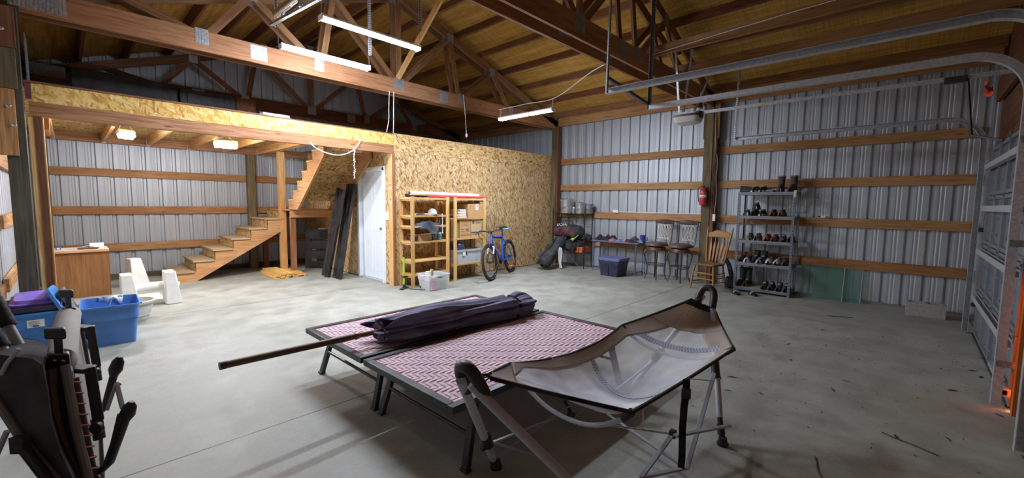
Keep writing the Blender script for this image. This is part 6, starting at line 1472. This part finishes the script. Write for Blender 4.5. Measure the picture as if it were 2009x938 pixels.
single('conduit', MB().tube([(XWALL-.01, 4.79, 1.335), (XWALL-.01, 2.98, 1.33)], .008, 8), WHITE_PLASTIC, 'thin white conduit along the girt from the outlet box to the post', 'conduit')
single('power_cable', MB().tube(spline([(XR-.215, 2.765, 3.2), (XR-.22, 2.76, 2.9), (XR-.22, 2.74, 2.6), (XR-.215, 2.70, 2.3), (XR-.215, 2.71, 2.0), (XR-.215, 2.69, 1.7), (XR-.215, 2.71, 1.34)], 6), .007, 6), plain('tan_cable', 'b5a58c', .5), 'tan cable running down the boards beside the treated post', 'cable')
single('power_cable', MB().tube(spline([(XR-.225, 2.745, 3.1), (XR-.23, 2.72, 2.6), (XR-.222, 2.765, 2.1), (XR-.222, 2.755, 1.34)], 6), .006, 6), BLACK, 'black cable running down the boards beside the treated post', 'cable')

# ================================================================== garage door, tracks and opener
GD = plain('grey_door_steel', '8f959c', .45, .4, .08); gy = -.62; gx0, gx1 = 4.82, 7.36
gd_ = thing('garage_shutter', 'closed grey sectional garage door with pale struts', 'door', (6.1, gy, 0))
for k in range(4):
    z0 = .01+.545*k; b = MB(); b.box(gx0, gx1, gy-.03, gy-.024, z0, z0+.54)
    for z in (z0+.004, z0+.50): b.box(gx0, gx1, gy-.03, gy, z, z+.035)
    for x in [gx0+.02+i*.62 for i in range(5)]: b.box(x-.03, x+.03, gy-.026, gy+.003, z0, z0+.54)
    for j in range(16): x = gx0+.16*(j+.5); b.box(x-.02, x+.02, gy-.034, gy-.022, z0+.04, z0+.5)
    build('door_section', b, GD, gd_)
    if k < 4:
        z = (.47, 1.01, 1.5, 1.97)[k]; b = MB(); b.box(gx0+.05, gx1-.03, gy+.004, gy+.05, z-.03, z-.026); b.box(gx0+.05, gx1-.03, gy+.004, gy+.008, z-.03, z+.03); b.box(gx0+.05, gx1-.03, gy+.046, gy+.05, z-.03, z+.03); build('strut', b, plain('pale_strut', 'd8dadb', .35, .4) if k == 0 else bpy.data.materials['pale_strut'], gd_)
    for x in [gx0+.04+i*.62 for i in range(5)]:
        b = MB(); z = z0+.53; b.box(x-.025, x+.025, gy+.001, gy+.008, z-.05, z+.05); b.tube([(x-.03, gy+.01, z), (x+.03, gy+.01, z)], .009, 8); build('hinge', b, GALV_DARK, gd_, bevel=.002)
    for x in [gx0+.2+i*.31 for i in range(7)]:
        for zz in (z0+.14, z0+.30): b = MB(); b.lathe([(.016,0),(.014,.008),(0,.011)], TR(x, gy+.003, zz) @ RX(-90), 10); build('rivet', b, GALV_DARK, gd_)
b = MB(); b.tube([(gx0, gy+.0, .01), (gx1, gy+.0, .01)], .014, 8); build('bottom_seal', b, RUBBER, gd_)
b = MB(); b.obox((gx0+.35, gy+.03, .13), (.42,0,0), (0,.012,0), (0,0,.018)); b.obox((gx0-.05, gy+.03, .13), (.02,0,0), (0,.03,0), (0,0,.03)); build('slide_bolt', b, GALV, gd_)
def track(label, x, z, yend, flip, m=GALV, low=.02, yv=-.55, R=.32):
    """C-section rail: up the jamb, round the bend, level into the room"""
    P = [V((x, yv, low)), V((x, yv, z-R))] + [V((x, yv+R-R*math.cos(a), z-R+R*math.sin(a))) for a in [PI/2*i/12 for i in range(1, 13)]] + [V((x, yend, z))]
    t = thing('door_track', label, 'track', (x, yv, 0)); b = MB(); prof = [(-.03,-.026),(-.03,-.022),(.024,-.022),(.024,.022),(-.03,.022),(-.03,.026),(.028,.026),(.028,-.026)]
    # profile axes: in-plane normal and x
    vs = []; n = len(prof)
    for i, p in enumerate(P):
        tg = (P[min(i+1, len(P)-1)]-P[max(i-1, 0)]).normalized(); nn = tg.cross(V((1,0,0))).normalized()
        for a, c in prof: vs.append(p + V((a*flip,0,0)) + nn*c)
    fs = [[i*n+k, i*n+(k+1)%n, (i+1)*n+(k+1)%n, (i+1)*n+k] for i in range(len(P)-1) for k in range(n)] + [list(range(n))[::-1], [(len(P)-1)*n+k for k in range(n)]]
    b.add(vs, fs); build('rail', b, m, t)
    for zz in (.35, 1.25, 2.0):
        if zz < z-R:
            b = MB(); b.obox((x+.03*flip, yv-.05, zz), (.003,0,0), (0,.07,0), (0,0,.025)); b.obox((x, yv-.0, zz), (.03,0,0), (0,.004,0), (0,0,.02)) if 0 else None; build('jamb_bracket', b, GALV_DARK, t)
    return t, P
def punched(label, p, q, face=(0,1,0), m=GALV, w=.032, name='angle_strap'):
    """slotted angle iron"""
    p, q = V(p), V(q); d = (q-p).normalized(); L = (q-p).length; f = V(face); f = (f-d*f.dot(d)).normalized(); s = d.cross(f)
    t = thing(name, label, 'bracket', tuple(p if p.z < q.z else q)); b = MB()
    b.obox((p+q)/2, d*L/2, s*w/2, f*.0015); b.obox((p+q)/2+s*w/2+f*w/2, d*L/2, s*.0015, f*w/2); b.m = 1; n = int(L/.032)
    for k in range(n):
        c = p+d*(.016+.032*k)
        for sg in (-1, 1): b.obox(c+f*sg*.0018, d*.009, s*.0055, f*.0006)
        b.obox(c+s*(w/2+.0018)+f*w/2, d*.009, s*.0006, f*.0055); b.obox(c+s*(w/2-.0018)+f*w/2, d*.009, s*.0006, f*.0055)
    build('angle_iron', b, [m, SHD], t); return t
track('galvanised track on the near side of the grey garage door', 4.76, 2.635, 2.31, -1)
track('galvanised track on the far side of the grey garage door', 7.38, 2.56, 2.12, 1, GALV)
track('galvanised track of the next garage door, nearest the camera', 3.91, 2.66, 2.37, 1, GALV, yv=-.57)
punched('slotted steel hanger at the end of the nearest door track', (3.9, 2.37, 2.64), (3.9, 2.33, 4.9), (-1,0,0), GALV)
punched('dark slotted hanger holding the end of the near track of the grey door', (4.75, 2.33, 2.62), (4.75, 2.30, 4.9), (0,-1,0), GALV_DARK)
punched('slotted cross brace joining the ends of the two near door tracks', (3.9, 2.38, 2.79), (4.78, 2.34, 2.66), (0,0,1), GALV_DARK)
punched('slotted hanger at the end of the far garage door track', (7.39, 2.13, 2.55), (7.39, 2.11, 3.95), (-1,0,0), GALV)
# opener
op = thing('garage_opener', 'white and maroon garage door opener with a long steel rail', 'opener', (6.05, 2.36, 2.62)); M = TR(6.05, 2.36, 2.62)
b = loft_rects(MB(), [(.12,.2,.04,0),(.24,.3,.06,.025),(.27,.34,.06,.075),(.275,.345,.06,.1)], True, True); b.xform(M); build('lamp_cover', b, plain('frosted_cover', 'd8d6d2', .35), op)
b = loft_rects(MB(), [(.28,.35,.06,.1),(.28,.35,.06,.13)], True, True); b.xform(M); build('maroon_band', b, plain('maroon_band', '4b2a2e', .4), op)
b = loft_rects(MB(), [(.26,.33,.05,.13),(.25,.32,.05,.155)], True, True); b.rbox((0,.02,.165), (.1,.08,.03)); b.xform(M); build('top_housing', b, PAINT_WHITE, op)
b = MB(); b.rbox((6.05, 2.2, 2.74), (.12,.06,.09)); build('sprocket_box', b, BLACK, op, bevel=.01)
b = MB(); b.obox((6.05, .8, 2.765), (.013,0,0), (0,1.4,0), (0,0,.02)); build('rail', b, GALV, op)
b = MB(); b.obox((6.05-.014, 1.45, 2.765), (.001,0,0), (0,.02,0), (0,0,.016)); build('rail_sticker', b, plain('yellow_sticker', 'd8c22c', .5), op)
for p, q in (((6.0, 2.47, 2.78), (5.86, 2.5, 3.6)), ((6.1, 2.45, 2.78), (5.93, 2.3, 3.6)), ((6.08, 2.3, 2.78), (6.86, 2.33, 3.6))):
    b = MB(); b.bar(p, q, .03, .003); b.bar(V(p)+V((.012,0,0)), V(q)+V((.012,0,0)), .003, .024); build('hanger_strap', b, GALV, op)
    b = MB(); d = V(q)-V(p)
    for k in range(20): c = V(p)+d*(k+.5)/20; b.ball(c+V((0,-.003,0)), .005, 6, nrings=4)
    build('strap_holes', b, SHD, op)
b = MB(); b.bar((6.05, -.3, 2.75), (6.02, -.36, 2.2), .03, .02); b.bar((6.02, -.36, 2.2), (5.9, -.56, 2.12), .03, .02); b.obox((6.05, -.22, 2.75), (.03,0,0), (0,.08,0), (0,0,.03)); build('door_arm', b, BLACK, op, bevel=.003)
b = MB(); b.tube(spline([(6.04, 2.25, 2.77), (6.1, 2.2, 2.84), (6.15, 2.2, 2.8), (6.2, 2.22, 2.9), (6.3, 2.3, 3.1)], 5), .004, 5); build('bell_wire', b, WHITE_PLASTIC, op)
single('warning_flag', MB().surf(lambda u, v: V((5.62+.16*u, -.42+.03*math.sin(u*5+v*3), 2.62-.05*u-.11*v*(1-.5*u)+.02*math.sin(u*8))), 8, 6), plain('orange_red_film', 'e2542e', .5), 'orange red rag hanging by the top of the grey garage door', 'rag', solid=.004)
single('bell_wire', MB().tube(spline([(5.82, 2.95, 3.6), (5.825, 2.6, 3.63), (5.822, 2.2, 3.655), (5.826, 1.6, 3.69), (5.826, .9, 3.72), (5.828, .2, 3.73)], 6), .005, 5), WHITE_PLASTIC, 'white wire running along the side of the long fir beam', 'wire')
# white cord that carries the right tube light
lc = thing('extension_cable', 'white extension cord from the truss that holds up the right tube light', 'cord', (5.6, 5, 3.2))
b = MB(); b.tube(spline([(5.6, 5.68, 3.22), (5.6, 5.0, 3.225), (5.6, 4.36, 3.23), (5.35, 3.5, 3.42), (5.3, 3.09, 3.48)], 6), .007, 6); build('cord_run', b, WHITE_PLASTIC, lc)
for y in (5.62, 4.41):
    b = MB(); b.tube([(5.6, y, 3.225), (5.6, y, 3.07)], .005, 6); build('drop', b, WHITE_PLASTIC, lc)
# hung frame over the two long lights
punched('slotted arm over the left ends of the two hung tube lights', (1.80, 5.7, 3.58), (2.08, 4.75, 3.73), (0,0,1), GALV)
punched('slotted strut above the left end of the lower tube light', (1.85, 5.7, 3.58), (1.85, 5.7, 4.4), (0,-1,0), GALV, .026)
punched('slotted strut above the right end of the lower tube light', (3.055, 5.7, 3.555), (3.055, 5.7, 4.8), (0,-1,0), GALV)
punched('slotted strut above the right end of the higher tube light', (3.35, 4.9, 3.76), (3.35, 4.9, 4.98), (0,-1,0), GALV)
for (x, y, z0_, z1_, lab) in ((1.87, 5.7, 3.39, 3.58, 'left end of the lower tube light'), (3.045, 5.7, 3.39, 3.57, 'right end of the lower tube light'), (2.06, 4.9, 3.55, 4.2, 'left end of the higher tube light'), (3.35, 4.9, 3.55, 3.77, 'right end of the higher tube light')):
    b = MB(); n = int((z1_-z0_)/.022)
    for k in range(n):
        c = V((x, y, z0_+.022*(k+.5)))
        b.tube([c+V((.006*math.cos(a) if k % 2 else 0, 0 if k % 2 else .006*math.cos(a), .013*math.sin(a))) for a in [2*PI*i/8 for i in range(8)]], .002, 4, True)
    single('hanging_chain', b, STEEL, 'thin chain holding the ' + lab, 'chain')
sc_ = thing('spring_tube', 'silver tube fitting clamped above the hung lights', 'fitting', (1.95, 5.6, 3.78))
b = MB(); b.tube([(1.83, 5.62, 3.70), (1.92, 5.0, 3.79)], .045, 16); build('barrel', b, STEEL, sc_); b = MB(); b.tube([(1.915, 5.06, 3.785), (1.94, 4.86, 3.81)], .055, 14); build('clamp', b, GALV_DARK, sc_); [build('bracket', MB().box(*q), GALV_DARK, sc_) for q in ((1.86, 1.89, 5.5, 5.53, 3.62, 3.70), (1.90, 1.93, 5.1, 5.13, 3.66, 3.78))]
# near wall post, door jamb and trim at the right edge
post(4.42, 4.62, -.76, -.67, 3.3, 'dark post between the two garage doors at the right edge', WOOD_TREAT2)
mb = MB(); mb.box(4.64, 4.71, -.765, -.62, 0, 2.4); mb.box(4.77, 4.795, -.765, -.64, 0, 2.4); mb.box(4.71, 4.77, -.765, -.64, 1.0, 2.4); struct('trim_6', mb, wood('daylit_orange_jamb', 'd98a3c', 'a9621f', knots=False))  # orange of the daylight glow is put into the jamb wood colour
ws_ = NT('translucent_glow_strip'); ws_.set(.6); _q = ws_.n('ShaderNodeBsdfTranslucent'); _q.inputs[0].default_value = hx('ffae4a'); ws_.l(_q.outputs[0], ws_.out.inputs[0])
mb = MB(); mb.box(4.71, 4.77, -.632, -.628, .02, 1.0); single('daylight_glow_strip', mb, ws_.mat, 'orange strip of daylight glow along the lower edge of the grey garage door', 'glow_strip')  # added orange translucent strip, stands in for daylight glowing on the jamb edge
mb = MB(); mb.box(XL+.1, XR-.1, YF, YF+.04, 2.9, 3.2); struct('trim_7', mb, WOOD_RED)
# floor litter by the garage door
random.seed(21); b = MB()
for k in range(210):
    x = 2.9+random.random()**.8*3.6; y = -.45+random.random()*1.9-.1*(x-3); a = random.uniform(0, 6.3); L = random.uniform(.004, .014) if k % 12 else random.uniform(.02, .05)
    if x < 2.95: continue
    d = V((math.cos(a), math.sin(a), 0)); w = V((-d.y, d.x, 0)); c = V((x, y, .003)); t_ = random.uniform(.12, .4)
    b.add([c-d*L, c+w*L*t_+V((0,0,.004)), c+d*L, c-w*L*t_], [[0,1,2,3][::-1]])
lt = single('leaf_litter', b, plain('dry_leaf', '3c3128', .9), 'small dry leaves and bits scattered over the floor near the garage door', 'litter'); lt['kind'] = 'stuff'
for k, (p, lab) in enumerate((((2.85, .28, .004), 'thin dry twig on the floor beyond the hammock foot'), ((7.2, .6, .004), 'curved dry twig on the floor near the glass sheets'), ((3.6, -.1, .004), 'dry twig on the floor near the slide bolt'))):
    a = (.3, 2.0, 1.2)[k]; d = V((math.cos(a), math.sin(a), 0)); single('twig', MB().tube(spline([V(p)-d*.12, V(p)+V((.01,.012,0)), V(p)+d*.1, V(p)+d*.16+V((.01,0,0))], 4), .004, 5), plain('twig_bark', '4a3c2e') if k == 0 else bpy.data.materials['twig_bark'], lab, 'twig')
# ================================================================== lights
GLOW = emit('led_diffuser', 'e6eeff', 95)
def led_tube(p, q, label, r=.035, group='long tube lights'):
    p, q = V(p), V(q); d = (q-p).normalized(); sd = d.cross(V((0,0,1))).normalized()
    t = thing('shop_light', label, 'light', tuple((p+q)/2), group=None)
    b = MB(); n = 9; vs = []; fs = []
    for e in (p, q):
        for k in range(n):
            a = PI + PI*k/(n-1); vs.append(e + sd*math.cos(a)*r*1.5 + V((0,0,1))*math.sin(a)*r*.85)
    for k in range(n-1): fs.append([k, n+k, n+k+1, k+1])
    fs += [list(range(n)), [n+k for k in range(n)][::-1]]
    b.add(vs, fs); build('diffuser', b, GLOW, t)
    b = MB(); u = V((0,0,1)); b.obox((p+q)/2+u*.014, (q-p)/2, sd*r*1.55, u*.013); build('housing', b, WHITE_PLASTIC, t, bevel=.004)
    for e in (p, q):
        b = MB(); b.obox(e, d*.006, sd*r*1.58, u*.032); build('end_cap', b, WHITE_PLASTIC, t)
    return t
led_tube((2.05, 4.9, 3.53), (3.33, 4.9, 3.53), 'glowing tube light, nearer and higher of the hung pair')
led_tube((1.895, 5.7, 3.37), (3.035, 5.7, 3.37), 'glowing tube light, lower one of the hung pair before the truss')
led_tube((5.6, 5.63, 3.045), (5.6, 4.40, 3.045), 'glowing tube light on white cord beside the metal wall')
FLOOD = emit('flood_diffuser', 'f4f6ff', 215)
def flood(c, rz, label, w=.16, h=.09):
    t = thing('work_light', label, 'light', c, rad(rz)); 
    M = TR(*c) @ RZ(rz) @ RX(-25)
    b = MB(); b.box(-w/2, w/2, -h/2, h/2, -.075, -.028); b.xform(M); build('diffuser', b, FLOOD, t)
    b = MB(); b.box(-w/2-.01, w/2+.01, -h/2-.01, h/2+.01, -.028, .012)
    for k in range(7): b.box(-w/2+w*k/6-.003, -w/2+w*k/6+.003, -h/2, h/2, .012, .03)
    b.xform(M); build('housing', b, GALV, t, bevel=.003)
    b = MB(); z1 = 2.645 - c[2]
    b.tube([M @ V((-w/2-.014, 0, 0)), V(c)+V((-.05,0,.08)), V(c)+V((0,0,z1))], .005, 6); b.tube([M @ V((w/2+.014, 0, 0)), V(c)+V((.05,0,.08)), V(c)+V((0,0,z1))], .005, 6); build('bracket', b, GALV, t)
flood((.62, 8.0, 2.42), 20, 'small bright work light under the loft, left one')
flood((1.80, 8.0, 2.41), -12, 'small bright work light under the loft, right one', w=.3)
W = bpy.data.worlds.new('world'); sc.world = W; W.use_nodes = True
W.node_tree.nodes['Background'].inputs[0].default_value = (1, .8, .55, 1); W.node_tree.nodes['Background'].inputs[1].default_value = 25
sc.view_settings.view_transform = 'Standard'; sc.view_settings.look = 'None'; sc.view_settings.gamma = 1; sc.view_settings.exposure = 1.44; sc.view_settings.use_curve_mapping = False
sc.cycles.use_denoising = True; sc.cycles.max_bounces = 10; sc.cycles.diffuse_bounces = 6
sc.cycles.sample_clamp_indirect = 6
